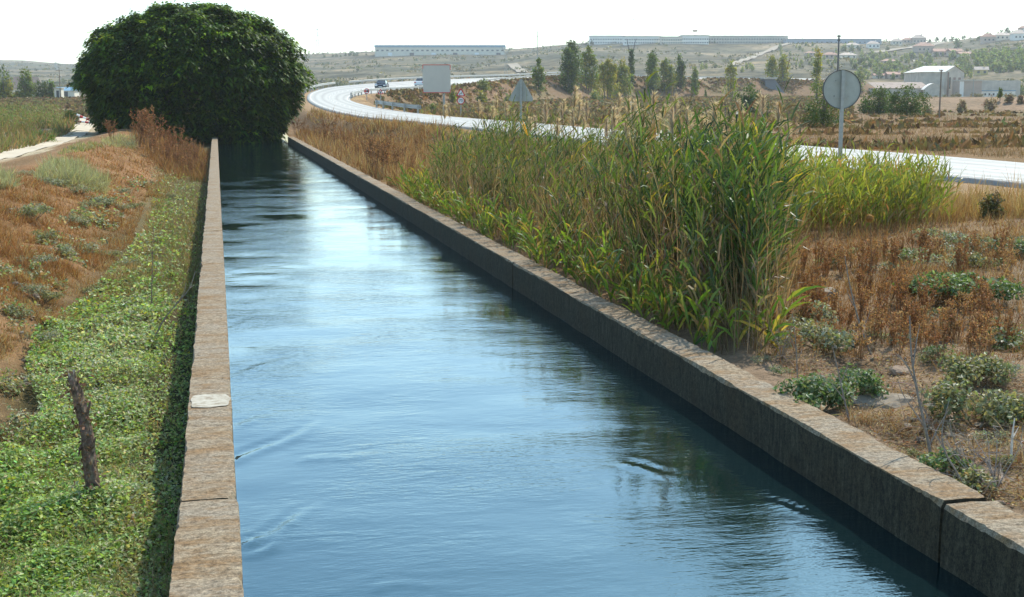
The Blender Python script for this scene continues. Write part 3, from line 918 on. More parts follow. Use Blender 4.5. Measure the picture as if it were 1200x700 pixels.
def reed_bed():
    g = Geo()
    n = 4000
    x, y = world_poly(BED, n)
    # clumpy: pull towards clump centres
    cx_, cy_ = world_poly(BED, 90)
    j = ((x[:, None] - cx_) ** 2 + (y[:, None] - cy_) ** 2).argmin(1)
    pull = R.random(n) * .85
    cH = R.uniform(.74, 1.14, 90)
    x = x + (cx_[j] - x) * pull; y = y + (cy_[j] - y) * pull
    z = terrain(x, y) - .03
    H = (R.uniform(1.1, 2.0, n) + .35 * (R.random(n) < .12)) * (1 + .14 * wob(x, y, 3.2, 33) + .08 * wob(x, y, 1.1, 35)) * np.interp(y, [13, 15, 19, 24, 34, 43], [1.05, 1.22, 1.22, 1.08, 1.0, .70])
    H *= np.interp(x, [5.2, 5.7, 6.4], [.62, .85, 1.0]) * cH[j]
    lean = R.normal(0, .07, (n, 3)) + np.array([.02, -.02, 0]); lean[R.random(n) < .10] *= 4; lean[:, 2] = 0
    edge = x < 5.8
    lean[edge, 0] -= .10
    stem = mixcol([(.22, .16, .08), (.15, .16, .05), (.28, .20, .11)], n, .2)
    reed_plant(g, np.column_stack([x, y, z]), H, lean, 10, .40, .022, reedcols, stem)
    # the dense green stand at the near right end
    m = 750
    x, y = world_poly([(5.7, 13.8), (6.2, 14.8), (7.4, 17.3), (8.5, 20.4), (7.2, 20.8), (6.0, 17.2)], m)
    lean = R.normal(0, .08, (m, 3)); lean[:, 2] = 0
    def deepgreen(n, t):
        g_ = mixcol([(.075, .135, .026), (.05, .10, .024), (.115, .175, .032), (.035, .07, .024)], n, .2)
        return np.where((R.random(n) < np.clip(.8 - 1.2 * t, .05, .7))[:, None], mixcol([(.16, .115, .07), (.22, .16, .1)], n, .2), g_)
    reed_plant(g, np.column_stack([x, y, terrain(x, y) - .03]), R.uniform(1.2, 2.15, m) * (1 + .12 * wob(x, y, 1.3, 36)), lean, 12, .42, .026, deepgreen, mixcol([(.15, .15, .05), (.22, .17, .09)], m))
    # dry broken canes and litter at the foot
    m = 15000
    x, y = world_poly(BED, m); z = terrain(x, y)
    blades(g, np.column_stack([x, y, z]), np.array([0, 0, 1.0]) + R.normal(0, .16, (m, 3)), R.uniform(.4, 2.1, m), .009,
           mixcol([(.30, .21, .12), (.22, .14, .075), (.16, .10, .055), (.36, .28, .18)], m, .25), 2, R.uniform(0, .35, m))
    # short young shoots along the wall edge
    m = 420
    y = R.uniform(13.4, 38, m); x = 5.0 + R.random(m) ** 1.5 * .9
    z = terrain(x, y)
    lean = R.normal(0, .22, (m, 3)) + np.array([-.12, -.05, 0]); lean[:, 2] = 0
    def young_or_lit(n, t):
        return np.where((R.random(n) < .75)[:, None], mixcol([(.13, .21, .03), (.18, .25, .035), (.09, .15, .03)], n, .2), mixcol([(.36, .30, .06), (.27, .17, .08)], n, .2))
    reed_plant(g, np.column_stack([x, y, z]), R.uniform(.35, .95, m), lean, 8, .38, .028, young_or_lit, mixcol([(.2, .2, .06)], m), .1, .5)
    tag(part('reed_bed', g, M_reed), 'tall dense green and brown reed bed crowding the canal wall', 'reeds', kind='stuff')
    g = Geo()
    n = 1500
    P2 = [(10.2, 23.0), (12.0, 22.6), (13.4, 23.2), (14.2, 25.2), (13.6, 28), (12.5, 32), (10.6, 36), (10.2, 30)]
    x, y = world_poly(P2, n); z = terrain(x, y) - .03
    H = R.uniform(.75, 1.30, n) * (1 + .2 * wob(x, y, 2.4, 34))
    lean = R.normal(0, .12, (n, 3)); lean[:, 2] = 0
    reed_plant(g, np.column_stack([x, y, z]), H, lean, 9, .40, .028, yellowreed, mixcol([(.26, .2, .1), (.2, .2, .06)], n), .15, .4)
    tag(part('yellow_reed_bed', g, M_reed), 'shorter yellow green reeds between the tall reed bed and the road', 'reeds', kind='stuff')
reed_bed()

def plume_reed(seed):
    global R
    R = np.random.default_rng(seed)
    root = thing('plume_reed', '', 'reed')
    g = Geo(); H = 2.45
    lean = np.array([[R.normal(.02, .03), R.normal(0, .03), 0]])
    d = norm(np.array([[0, 0, 1.0]]) + lean)
    pts = [d[0] * H * t for t in np.linspace(0, 1, 6)]
    tube(g, pts, np.linspace(.006, .003, 6), 4, (.30, .23, .13), 0, False)
    part('stem', g, M_dry, root)
    g = Geo()
    for k in range(6):
        t = .25 + .1 * k
        az = k * 3.0 + R.normal()
        blades(g, d * H * t, norm(np.array([[math.cos(az) * .6, math.sin(az) * .6, .8]])), R.uniform(.3, .5), .028, mixcol([(.2, .19, .06), (.3, .22, .1)], 1), 3, .4, None, [.5, 1, .7, .05])
    part('leaves', g, M_reed, root)
    g = Geo(); m = 150
    t = R.random(m)
    az = R.uniform(0, 6.28, m)
    base = d * (H * (.87 + .15 * t))[:, None]
    dirn = norm(np.stack([np.cos(az) * .45 + .35, np.sin(az) * .45 - .1, np.ones(m)], 1))
    blades(g, base, dirn, R.uniform(.12, .30, m) * (1.15 - .6 * t), .012, mixcol([(.50, .40, .33), (.42, .32, .26), (.56, .47, .40)], m, .15), 2, .35)
    part('plume', g, M_plume, root)
    return root
def spread_copies(proto_list, spots, group, labeller, zr=(0, 6.28)):
    rr = np.random.default_rng(77)
    for i, (x, y, z, s) in enumerate(spots):
        pr = proto_list[i % len(proto_list)]
        o = pr if i < len(proto_list) else copy_tree(pr)
        o.location = (x, y, z); o.rotation_euler = (0, 0, rr.uniform(*zr)); o.scale = (s, s, s * rr.uniform(.93, 1.08))
        o['group'] = group
        o['label'] = labeller(i, x, y)
pr = [plume_reed(s) for s in (101, 102, 103, 104)]
R = np.random.default_rng(12)
sp = []
# tops read off the skyline of the bed
for px, D in [(628, 30), (640, 27), (655, 34), (671, 29), (684, 33), (690, 27), (703, 25), (716, 28), (728, 24), (737, 27), (745, 24), (757, 23), (763, 26), (777, 22), (783, 25), (797, 23), (800, 22), (803, 26),
              (812, 21), (820, 24), (832, 22), (843, 23.5), (852, 22), (861, 25), (874, 24), (889, 25), (922, 26), (918, 29), (646, 36), (612, 36), (596, 35), (575, 38), (560, 37), (533, 39)]:
    for q_ in range(2):
        p = at_depth(px + R.normal(0, 9) * q_, 113, D + R.normal(0, 1.5) * q_)
        s = R.uniform(.86, 1.08)
        z = float(terrain(p[0], p[1]))
        sp.append((p[0], p[1], z - .05, s))
spread_copies(pr, sp, 'tan plumed reeds rising above the reed bed', lambda i, x, y: 'thin reed topped with a tan feathery plume, standing out of the reed bed')

# ------------------------------------------------------------------ green ditch weeds and dry grasses (uncountable ground cover)
def ditch_weeds():
    g = Geo()
    poly = [(-30, 560), (55, 505), (30, 440), (42, 395), (110, 345), (175, 270), (180, 225), (205, 198), (240, 188), (248, 200), (236, 330), (222, 480), (205, 640), (200, 760), (-60, 760)]
    n = 72000
    x, y, z, D = scatter(poly, n, -.5)
    k = (XLo - .02 - x > 0) & ((XLo - x > .42) | (R.random(n) < .45)) & (R.random(n) > .62 * smooth(16, 30, D) * np.clip(.75 + .8 * wob(x, y, 1.6, 55), 0, 1.4))
    x, y, z, D = x[k], y[k], z[k], D[k]; n = len(x)
    hgt = (.05 + .16 * np.clip(.5 + .5 * wob(x, y, .9, 40), 0, 1) + .08 * np.clip(wob(x, y, 3, 41), 0, 1)) * R.random(n) ** .6
    hgt *= np.clip((XLo - x) / .7, .12, 1)
    nr = np.array([0, 0, 1.0]) + R.normal(0, .55, (n, 3))
    size = R.uniform(.028, .062, n) * np.clip(D / 16, .85, 1.5)
    mixv = np.clip(.5 + .8 * wob(x, y, 2.2, 42), 0, 1)
    a = mixcol([(.24, .34, .08), (.17, .265, .06), (.31, .40, .12)], n, .32)
    b = mixcol([(.34, .39, .18), (.44, .46, .25), (.28, .34, .15)], n, .32)
    c = np.where((R.random(n) < mixv * .65)[:, None], b, a)
    yl = R.random(n) < .035
    c[yl] = mixcol([(.42, .38, .05), (.36, .30, .10)], yl.sum(), .15)
    leaves(g, np.column_stack([x, y, z + hgt]), nr, size, c, .62)
    m = 9000
    k = R.integers(0, n, m)
    blades(g, np.column_stack([x[k], y[k], z[k]]), np.array([0, 0, 1.0]) + R.normal(0, .4, (m, 3)), R.uniform(.08, .30, m), .007 * np.clip(D[k] / 12, 1, 2.5),
           mixcol([(.12, .17, .05), (.30, .26, .13), (.22, .22, .10)], m, .2), 2, .4)
    # thin patchy growth climbing the slope, and straw among the leaves
    x, y, z, D = scatter([(-20, 545), (60, 520), (40, 400), (90, 330), (140, 270), (160, 230), (215, 205), (190, 195), (110, 235), (20, 300), (-20, 330)], 16000, 0)
    k = (wob(x, y, 1.3, 46) + .5 * wob(x, y, .5, 47) > .35) & (x < -1.5); x, y, z, D = x[k], y[k], z[k], D[k]; m = len(x)
    leaves(g, np.column_stack([x, y, z + .16 * R.random(m)]), np.array([0, 0, 1.0]) + R.normal(0, .6, (m, 3)), R.uniform(.03, .06, m) * np.clip(D / 14, .9, 2.2), mixcol([(.24, .27, .14), (.30, .31, .19), (.20, .25, .09), (.34, .26, .13)], m, .25), .6)
    x, y, z, D = scatter(poly, 8000, -.5)
    k = (XLo - .2 - x > 0) & (wob(x, y, 1.1, 48) > .1); x, y, z, D = x[k], y[k], z[k], D[k]; m = len(x)
    blades(g, np.column_stack([x, y, z]), np.array([0, 0, 1.0]) + R.normal(0, .45, (m, 3)), R.uniform(.12, .34, m), .005 * np.clip(D / 12, 1, 2.5), mixcol([(.34, .24, .12), (.27, .16, .08), (.40, .33, .2)], m, .2), 2, .4)
    x, y, z, D = scatter([(110, 345), (175, 270), (180, 225), (205, 198), (240, 188), (246, 200), (238, 300), (230, 350)], 9000, -.5)
    k = (XLo - .1 - x > 0); x, y, z, D = x[k], y[k], z[k], D[k]; m = len(x)
    blades(g, np.column_stack([x, y, z]), np.array([0, 0, 1.0]) + R.normal(0, .4, (m, 3)), R.uniform(.10, .38, m), .0055 * np.clip(D / 14, 1, 2.2), mixcol([(.26, .20, .09), (.22, .15, .07), (.17, .19, .07), (.14, .17, .06)], m, .2), 2, .4)
    # olive straw along the foot of the wall
    m = 1500
    y = R.uniform(5.5, 9.5, m); x = XLo - R.random(m) * .45; z = terrain(x, y)
    blades(g, np.column_stack([x, y, z]), np.array([-.1, -.1, 1.0]) + R.normal(0, .5, (m, 3)), R.uniform(.12, .4, m), .005, mixcol([(.28, .22, .12), (.2, .17, .07)], m), 2, .5)
    tag(part('ditch_weeds', g, M_leaf), 'low leafy green weeds carpeting the ditch beside the wall', 'weeds', kind='stuff')
ditch_weeds()

def tufts(g, poly, n, h, cols, wid, spreadv=.3, z0=0, segs=2, droop=.3, exclude=None):
    x, y, z, D = scatter(poly, n, z0)
    k = (np.abs(x - 2.3) > 2.75)
    if exclude is not None: k &= ~exclude(x, y, D)
    x, y, z, D = x[k], y[k], z[k], D[k]; n = len(x)
    cl = np.clip(.75 + .4 * wob(x, y, 1.7, 44) + .25 * wob(x, y, .5, 45), .3, 1.4)
    L = R.uniform(h[0], h[1], n) * cl
    blades(g, np.column_stack([x, y, z - .02]), np.array([0, 0, 1.0]) + R.normal(0, spreadv, (n, 3)), L, wid * np.clip(D / 14, .8, 14), mixcol(cols, n, .2), segs, R.random(n) * droop)
ORANGE = [(.36, .175, .06), (.30, .14, .05), (.42, .235, .095), (.25, .13, .055)]
STRAW = [(.42, .31, .16), (.36, .25, .12), (.48, .38, .22)]
BROWN = [(.30, .16, .065), (.24, .12, .05), (.38, .22, .095), (.19, .10, .05)]
def bank_grass():
    g = Geo()
    tufts(g, [(-260, 235), (-20, 225), (60, 190), (130, 163), (170, 163), (215, 180), (243, 200), (200, 212), (170, 240), (150, 300), (60, 340), (-20, 340), (-260, 345)], 56000, (.08, .30), ORANGE + BROWN[:2] + STRAW[:1], .006, .45)
    tufts(g, [(-20, 330), (70, 325), (160, 300), (190, 330), (110, 360), (40, 400), (-20, 430)], 13000, (.05, .20), ORANGE + STRAW, .006, .5)
    tufts(g, [(-10, 500), (40, 495), (70, 530), (60, 575), (-10, 580)], 6000, (.10, .26), BROWN, .005, .8, 0, 2, .9)
    tufts(g, [(-10, 400), (35, 400), (25, 450), (50, 500), (-10, 520)], 900, (.04, .16), STRAW, .006, .6)
    tufts(g, [(150, 160), (205, 150), (245, 185), (240, 215), (200, 210)], 5000, (.3, .8), BROWN, .006, .3)
    tufts(g, [(110, 350), (160, 290), (178, 240), (170, 225), (205, 192), (215, 200), (190, 240), (185, 285), (140, 345)], 9000, (.06, .28), ORANGE[1:3] + STRAW + [(.22, .20, .08)], .006, .5)
    tag(part('bank_dry_grass', g, M_dry), 'rust orange dry grass covering the left canal bank', 'dry grass', kind='stuff')
    g = Geo()
    tufts(g, [(38, 210), (60, 190), (95, 192), (128, 215), (125, 228), (70, 215)], 5200, (.25, .60), [(.30, .30, .17), (.36, .35, .21), (.26, .27, .13)], .0055, .45)
    tufts(g, [(120, 166), (138, 160), (158, 166), (160, 174), (120, 172)], 1500, (.2, .5), [(.33, .31, .17)], .0055, .45)
    tufts(g, [(-10, 205), (14, 208), (20, 220), (-10, 225)], 1200, (.2, .5), [(.30, .30, .17)], .0055, .45)
    tag(part('feather_grass', g, M_leaf), 'pale sage green feathery grass on the bank crest', 'grass', kind='stuff')
    g = Geo()
    tufts(g, [(-20, 185), (40, 172), (80, 158), (88, 150), (80, 140), (-20, 140)], 9000, (.4, 1.25), [(.15, .17, .055), (.20, .20, .08), (.28, .19, .09), (.11, .14, .045), (.26, .15, .08), (.22, .15, .09)], .010, .4)
    x, y, z, D = scatter([(-20, 160), (60, 165), (78, 150), (60, 125), (-20, 130)], 5000)
    leaves(g, np.column_stack([x, y, z + R.random(len(x)) * 1.3]), rand_dirs(len(x)), .12, mixcol([(.11, .17, .04), (.16, .22, .06), (.25, .22, .10)], len(x), .2), .5)
    tufts(g, [(85, 172), (110, 168), (120, 172), (100, 178), (66, 182)], 900, (.1, .3), [(.22, .24, .10), (.3, .27, .13)], .008, .4)
    tag(part('track_side_weeds', g, M_leaf), 'mixed green and brown weeds along the far side of the track', 'weeds', kind='stuff')
bank_grass()
inroad = lambda x, y, D: road_dist(x, y)[0] < .8
inbed = lambda x, y, D: inpoly(x, y, BED) | (road_dist(x, y)[0] < .8)
def right_grass():
    g = Geo()
    tufts(g, [(342, 162), (372, 142), (420, 145), (500, 155), (540, 165), (520, 250), (430, 205)], 22000, (.25, .75), BROWN + STRAW[:2], .006, .28, 0, 2, .3, inbed)
    tufts(g, [(925, 275), (960, 245), (1120, 240), (1480, 230), (1480, 330), (1150, 345), (900, 345), (900, 300)], 30000, (.10, .40), BROWN + STRAW[:1], .0055, .35, 0, 2, .4, inbed)
    tufts(g, [(890, 345), (1480, 330), (1480, 435), (1080, 430), (1000, 420), (880, 410)], 12500, (.08, .42), BROWN, .0055, .3, 0, 2, .4, inbed)
    tufts(g, [(900, 400), (1480, 420), (1480, 640), (1150, 590), (1000, 500)], 5200, (.03, .16), BROWN + STRAW, .005, .6, 0, 2, .5)
    tufts(g, [(1150, 255), (1480, 245), (1480, 290), (1160, 285)], 5000, (.05, .2), [(.52, .34, .13), (.46, .28, .10)], .0055, .5)
    tufts(g, [(950, 230), (1110, 235), (1480, 215), (1480, 245), (1100, 262), (940, 262)], 13000, (.25, .7), [(.40, .27, .12), (.33, .20, .08), (.45, .33, .17)], .006, .3, 0, 2, .4, inroad)
    x, y, z, D = scatter([(880, 405), (960, 400), (1480, 400), (1480, 640), (1150, 590), (1000, 500)], 17000)
    k = (x > XRo + .02); x, y, z = x[k], y[k], z[k]; m = len(x)
    leaves(g, np.column_stack([x, y, z + .012 + .02 * R.random(m)]), np.array([0, 0, 1.0]) + R.normal(0, .5, (m, 3)), R.uniform(.012, .045, m), mixcol(BROWN + STRAW + [(.14, .10, .07)], m, .25), .45)
    m = 2600; k = R.integers(0, len(x), m)
    blades(g, np.column_stack([x[k], y[k], z[k] + .02]), R.normal(0, 1, (m, 3)) * np.array([1, 1, .22]), R.uniform(.08, .3, m), .004, mixcol(STRAW + [(.2, .14, .1)], m, .25), 2, .2)
    m = 1700; x, y, z, D = scatter([(880, 400), (930, 390), (1480, 400), (1480, 640), (1150, 590), (1000, 500)], m)
    k = (x > XRo + .05); x, y, z = x[k], y[k], z[k]; m = len(x)
    blades(g, np.column_stack([x, y, z]), R.normal(0, 1, (m, 3)) * np.array([1, 1, .35]) + np.array([0, 0, .45]), R.uniform(.15, .6, m), .006, mixcol([(.25, .19, .14), (.33, .26, .2), (.18, .12, .08)], m, .25), 3, .3)
    tufts(g, [(880, 402), (960, 408), (1480, 440), (1480, 640), (1150, 590), (1000, 500)], 7000, (.08, .34), BROWN + STRAW, .0045, .45, 0, 2, .5, lambda x, y, D: wob(x, y, 1.2, 49) < .15)
    tufts(g, [(890, 420), (905, 415), (1480, 608), (1480, 640), (1000, 500)], 4000, (.06, .26), BROWN + STRAW, .0045, .5, 0, 2, .5)
    tag(part('bank_brown_grass', g, M_dry), 'brown and rust dry grass on the bank between wall and road', 'dry grass', kind='stuff')
    g = Geo()
    tufts(g, [(600, 158), (640, 130), (760, 127), (900, 135), (1480, 130), (1480, 198), (1050, 180), (890, 170)], 42000, (.15, .5), [(.24, .145, .072), (.19, .11, .052), (.29, .19, .10), (.20, .15, .08)], .0045, .3, .6, 1, .3, inroad)
    tufts(g, [(430, 132), (520, 118), (640, 118), (640, 140), (520, 140)], 6000, (.2, .6), [(.24, .17, .08), (.30, .20, .08), (.18, .15, .06)], .0045, .3, .8, 1, .3, inroad)
    tufts(g, [(400, 140), (500, 147), (560, 152), (560, 165), (400, 150)], 4000, (.2, .5), [(.44, .30, .12), (.33, .28, .10), (.36, .24, .12)], .0045, .3, .8, 1, .3, inroad)
    x, y, z, D = scatter([(600, 158), (640, 128), (760, 125), (900, 132), (1480, 128), (1480, 240), (1230, 198), (1050, 180), (890, 170)], 15000, .6)
    k = (road_dist(x, y)[0] > .8) & (wob(x, y, 15, 64) + .7 * wob(x, y, 5, 65) > .35); x, y, z, D = x[k], y[k], z[k], D[k]; n = len(x)
    blades(g, np.column_stack([x, y, z - .02]), np.array([0, 0, 1.0]) + R.normal(0, .5, (n, 3)), R.uniform(.25, .85, n), .0045 * D * R.uniform(.6, 1.5, n), mixcol([(.15, .095, .05), (.11, .075, .042), (.20, .125, .06), (.13, .12, .055)], n, .25), 1, .4)
    tag(part('field_dry_grass', g, M_dry), 'tan dry grass of the field beyond the road', 'dry grass', kind='stuff')
right_grass()

# ------------------------------------------------------------------ single plants
def dock(seed, h=.8, nst=6, seedcol=(.23, .10, .045)):
    """dead upright plant: branching stems with rusty seed heads"""
    global R
    keep = R; R = np.random.default_rng(seed)
    root = thing('dead_weed', '', 'dead plant')
    gs_, gh = Geo(), Geo()
    for k in range(nst):
        a = R.uniform(0, 6.28); ln = R.uniform(.05, .32)
        top = np.array([math.cos(a) * ln * h, math.sin(a) * ln * h, h * R.uniform(.65, 1.0)])
        b = np.array([math.cos(a) * .04, math.sin(a) * .04, -.03])
        tube(gs_, [b, b * .5 + top * .5 + R.normal(0, .012, 3), top], [.006, .005, .002], 4, (.22, .12, .06), 0, False)
        for j in range(5):
            t = R.uniform(.4, .95); p = b + (top - b) * t
            q = p + np.array([R.normal(0, .10), R.normal(0, .10), R.uniform(.04, .16)]) * h
            tube(gs_, [p, q], [.003, .0015], 3, (.24, .13, .06), 0, False)
            m = 16
            tt = R.random((m, 1))
            leaves(gh, p + (q - p) * tt + R.normal(0, .013 * h, (m, 3)), rand_dirs(m), R.uniform(.018, .042, m), mixcol([seedcol, np.array(seedcol) * 1.5], m, .25), .8)
        m = 26
        tt = R.uniform(.35, 1, (m, 1))
        leaves(gh, b + (top - b) * tt + R.normal(0, .015 * h, (m, 3)), rand_dirs(m), R.uniform(.018, .045, m), mixcol([seedcol, np.array(seedcol) * 1.45], m, .25), .8)
    part('stems', gs_, M_twig, root); part('seed_heads', gh, M_dry, root)  # second part is the loose rusty seed heads
    R = keep
    return root
def low_shrub(seed, greens, r=.45, h=.3, n=900):
    global R
    keep = R; R = np.random.default_rng(seed)
    root = thing('low_shrub', '', 'shrub')
    g, gl = Geo(), Geo()
    nb = 9
    cen = []
    for k in range(nb):
        a = R.uniform(0, 6.28); q = r * math.sqrt(R.random()) * .85
        c = np.array([math.cos(a) * q, math.sin(a) * q * .8, h * R.uniform(.35, .85) * (1.1 - .6 * q / r)])
        cen.append(c)
        tube(g, [(0, 0, -.04), c * [.5, .5, .35], c], [.010, .007, .003], 5, (.16, .12, .07), 0, False)
    cen = np.array(cen)
    j = R.integers(0, nb, n)
    off_ = rand_dirs(n) * (R.random(n) ** .4)[:, None] * np.array([r * .36, r * .36, h * .36])
    p = cen[j] + off_; p[:, 2] = np.maximum(p[:, 2], .01)
    leaves(gl, p, off_ / r + np.array([0, 0, .35]) + R.normal(0, .35, (n, 3)), R.uniform(.03, .065, n) * (r / .45) ** .4, mixcol(greens, n, .22), .6)
    part('stems', g, M_twig, root); part('foliage', gl, M_leaf, root)
    R = keep
    return root
def put(o, px, py, s=1.0, sink=.0, label=None, group=None, rz=None):
    x, y, z, D = ground_hit(px, py)
    o.location = (x, y, z - sink); o.scale = (s, s, s)
    if rz is not None: o.rotation_euler = (0, 0, rz)
    if label: o['label'] = label
    if group: o['group'] = group
    return o
# right bank leafy shrubs
GR1 = [(.10, .17, .05), (.075, .13, .045), (.14, .20, .08), (.20, .24, .14)]
GR2 = [(.17, .19, .09), (.22, .22, .10), (.28, .26, .13), (.14, .16, .08)]
GR3 = [(.24, .26, .19), (.18, .21, .13), (.29, .29, .20)]
put(low_shrub(201, GR1, .42, .34, 1500), 968, 487, 1, 0, 'bushy dark green leafy shrub beside the wall on bare soil', None, .4)
put(low_shrub(202, GR1, .30, .34, 1000), 1016, 470, 1, 0, 'small dark green shrub at the edge of the bare soil hollow', None, 2)
put(low_shrub(203, GR2, .55, .42, 2000), 1165, 502, 1, 0, 'large yellowish green shrub at the right edge above the dead twigs', None, 1)
put(low_shrub(204, GR2, .40, .30, 1200), 1148, 452, 1, 0, 'mid sized yellowish green shrub behind the largest one', None, 3)
put(low_shrub(205, GR2 + GR3, .55, .28, 1400), 966, 405, 1, 0, 'wide grey green shrub behind the bare stony soil', None, 5)
put(low_shrub(206, GR3, .40, .24, 900), 955, 378, 1, 0, 'pale silvery shrub among rusty dead weeds behind the wide shrub', None, 1.4)
put(low_shrub(207, GR1, .75, .30, 1700), 1140, 352, 1, 0, 'flat green shrub spreading behind the tall rusty weeds', None, 2.2)
put(low_shrub(208, GR1, .6, .28, 1300), 1100, 345, 1, 0, 'green shrub adjoining the flat spreading one', None, .2)
put(low_shrub(209, GR1, .22, .20, 600), 1128, 560, 1, 0, 'small bright green shrub touching the wall near the cracked joint', None, .8)
put(low_shrub(210, GR2, .18, .16, 400), 1165, 578, 1, 0, 'tiny yellowish shrub beside the wall among twigs', None, 4)
put(low_shrub(211, GR1 + GR3, .42, .30, 1000), 1196, 300, 1, 0, 'silvery green shrub at the right edge before the yellow straw', None, 2)
put(low_shrub(212, GR1 + GR3, .40, .24, 900), 1192, 408, 1, 0, 'green shrub at the right edge among rusty stems', None, 2)
sp = []
protos = [low_shrub(220, GR3, .5, .24, 500), low_shrub(221, GR2, .5, .24, 500), low_shrub(222, GR3 + GR1, .45, .28, 500)]
for px, py, s in [(1115, 285, .9), (1090, 279, .8), (1140, 290, .9), (1150, 300, 1.0), (1060, 305, .8), (1085, 310, 1), (1120, 313, .9), (1160, 315, .9), (1180, 292, .8), (1045, 320, .7), (1000, 300, .6), (975, 310, .7), (1085, 375, .5), (1105, 370, .5), (1180, 385, .6), (1062, 402, .45), (1038, 395, .4), (1120, 420, .5), (1190, 440, .55), (1100, 430, .35), (1020, 440, .3), (1185, 520, .4), (1195, 545, .35), (925, 438, .3), (900, 425, .3), (1092, 536, .25), (1148, 570, .25)]:
    x, y, z, D = ground_hit(px, py); sp.append((x, y, z, s))
spread_copies(protos, sp, 'pale silvery shrubs dotting the right bank', lambda i, x, y: 'small pale silvery green shrub dotted over the brown bank before the road')
sp = []
protos = [low_shrub(230, GR3, .5, .24, 500), low_shrub(231, GR2, .5, .24, 500), low_shrub(232, GR3 + GR2, .45, .28, 500)]
for px, py, s in [(52, 216, .9), (70, 220, .8), (88, 228, .9), (108, 240, 1), (118, 243, .8), (96, 245, .7), (20, 256, 1.1), (35, 258, .9), (82, 266, .9), (72, 262, .7), (45, 280, .7), (138, 247, .7), (60, 300, .7), (75, 305, .7),
                  (95, 300, .8), (30, 310, .7), (120, 305, .7), (142, 315, .7), (25, 345, .6), (40, 360, .6), (8, 375, .6), (30, 400, .5), (105, 345, .6), (150, 358, .6), (135, 226, .7), (155, 246, .7), (195, 233, .6), (30, 205, .6)]:
    x, y, z, D = ground_hit(px, py); sp.append((x, y, z, s))
spread_copies(protos, sp, 'pale sage shrubs dotting the left bank', lambda i, x, y: 'small pale sage green shrub on the orange left bank')
# dead rusty weeds
sp = []
protos = [dock(301, .7, 7, (.30, .16, .075)), dock(302, .62, 5, (.36, .21, .10)), dock(303, .8, 6, (.26, .13, .06)), dock(304, .55, 7, (.40, .25, .12))]
pts = [(R.uniform(905, 1195), R.uniform(300, 425)) for _ in range(190)]
for px, py in pts:
    if py > 395 + (px - 900) * .12 and R.random() < .8: continue
    if 1075 < px < 1180 and 325 < py < 352: continue
    x, y, z, D = ground_hit(px, py)
    if inpoly(np.array([x]), np.array([y]), BED)[0]: continue
    sp.append((x, y, z, R.uniform(.35, .72)))
spread_copies(protos, sp, 'rusty dead weeds on the right bank', lambda i, x, y: 'rusty brown dead weed with seed heads standing on the right bank')
sp = []
protos = [dock(311, 1.0, 8, (.20, .095, .05)), dock(312, 1.0, 7, (.24, .12, .06))]
for px, py, h in [(160, 172, 1.9), (172, 178, 2.3), (184, 180, 2.0), (196, 186, 1.7), (206, 190, 1.8), (216, 196, 1.5), (226, 200, 1.3), (178, 186, 1.5), (192, 195, 1.3), (212, 206, 1.2), (130, 168, 1.2), (234, 206, .9), (222, 212, 1.0), (168, 170, 1.7), (203, 201, 1.2)]:
    x, y, z, D = ground_hit(px, py); sp.append((x, y, z, h))
spread_copies(protos, sp, 'tall brown dead weeds at the big tree', lambda i, x, y: 'tall brown branching dead weed on the left bank before the big tree')
sp = []
protos = [dock(321, 1.0, 6, (.20, .105, .055)), dock(322, 1.0, 5, (.25, .13, .06))]
for px, py, h in [(352, 160, 1.3), (360, 166, 1.2), (371, 166, 1.3), (380, 170, 1.5), (384, 172, 1.8), (392, 175, 1.4), (405, 180, 1.2), (418, 188, 1.1), (430, 192, 1.3), (438, 200, 1.6), (442, 206, 1.8), (448, 208, 1.6), (436, 210, 1.3), (455, 206, 1.1), (465, 205, 1.1),
                  (400, 165, 1.1), (425, 172, 1.1), (410, 172, 1.0), (470, 195, 1.0), (480, 210, .9), (345, 158, 1.2), (456, 190, 1.2), (490, 185, 1.0), (500, 200, .9)]:
    x, y, z, D = ground_hit(px, py); sp.append((x, y, z, h))
spread_copies(protos, sp, 'brown dead weeds along the far stretch of the right wall', lambda i, x, y: 'brown dead weed behind the far stretch of the wall, short of the reeds')

def dead_stalk(label, pix, D, r0, branches=(), col=(.24, .19, .15), name='dead_stalk', cat='dead stalk', head=None):
    """bare stem through pixels at one distance, with side twigs"""
    P = np.array([at_depth(px, py, D + k * .04) for k, (px, py) in enumerate(pix)])
    base = P[0].copy()
    P[0][2] = min(P[0][2], float(terrain(P[0][0], P[0][1])) - .03)
    root = thing(name, label, cat, tuple(base))
    g = Geo()
    Q = catmull(P - base, 5)
    tube(g, Q, np.linspace(r0, r0 * .35, len(Q)), 6, col)
    part('stem', g, M_twig, root)
    for b in branches:
        B = np.array([at_depth(px, py, D + .05 + .08 * k) for k, (px, py) in enumerate(b)]) - base
        g = Geo(); Q = catmull(B, 4)
        tube(g, Q, np.linspace(r0 * .5, r0 * .15, len(Q)), 5, np.array(col) * .95)
        part('twig', g, M_twig, root)
    if head:
        px, py, rad = head
        c = at_depth(px, py, D) - base
        m = 160; dd = rand_dirs(m)
        g = Geo(); lathe(g, [(0.002, -rad), (rad * .8, -rad * .6), (rad, 0), (rad * .7, rad * .75), (.002, rad)], 10, (.36, .19, .06), 0, c)
        blades(g, c + dd * rad * .8, dd, rad * .55, rad * .18, mixcol([(.42, .23, .07)], m), 1, 0)
        part('flower_head', g, M_dry, root)
    return root
gd_ = lambda px, py: ground_hit(px, py)[3]
dead_stalk('long grey leaning dead stalk beside the wide grey green shrub', [(1022, 416), (1010, 388), (1002, 360), (995, 330), (990, 300)], gd_(1022, 416), .012, [((1010, 388), (1016, 375), (1020, 362)), ((1003, 362), (996, 350), (992, 338))])
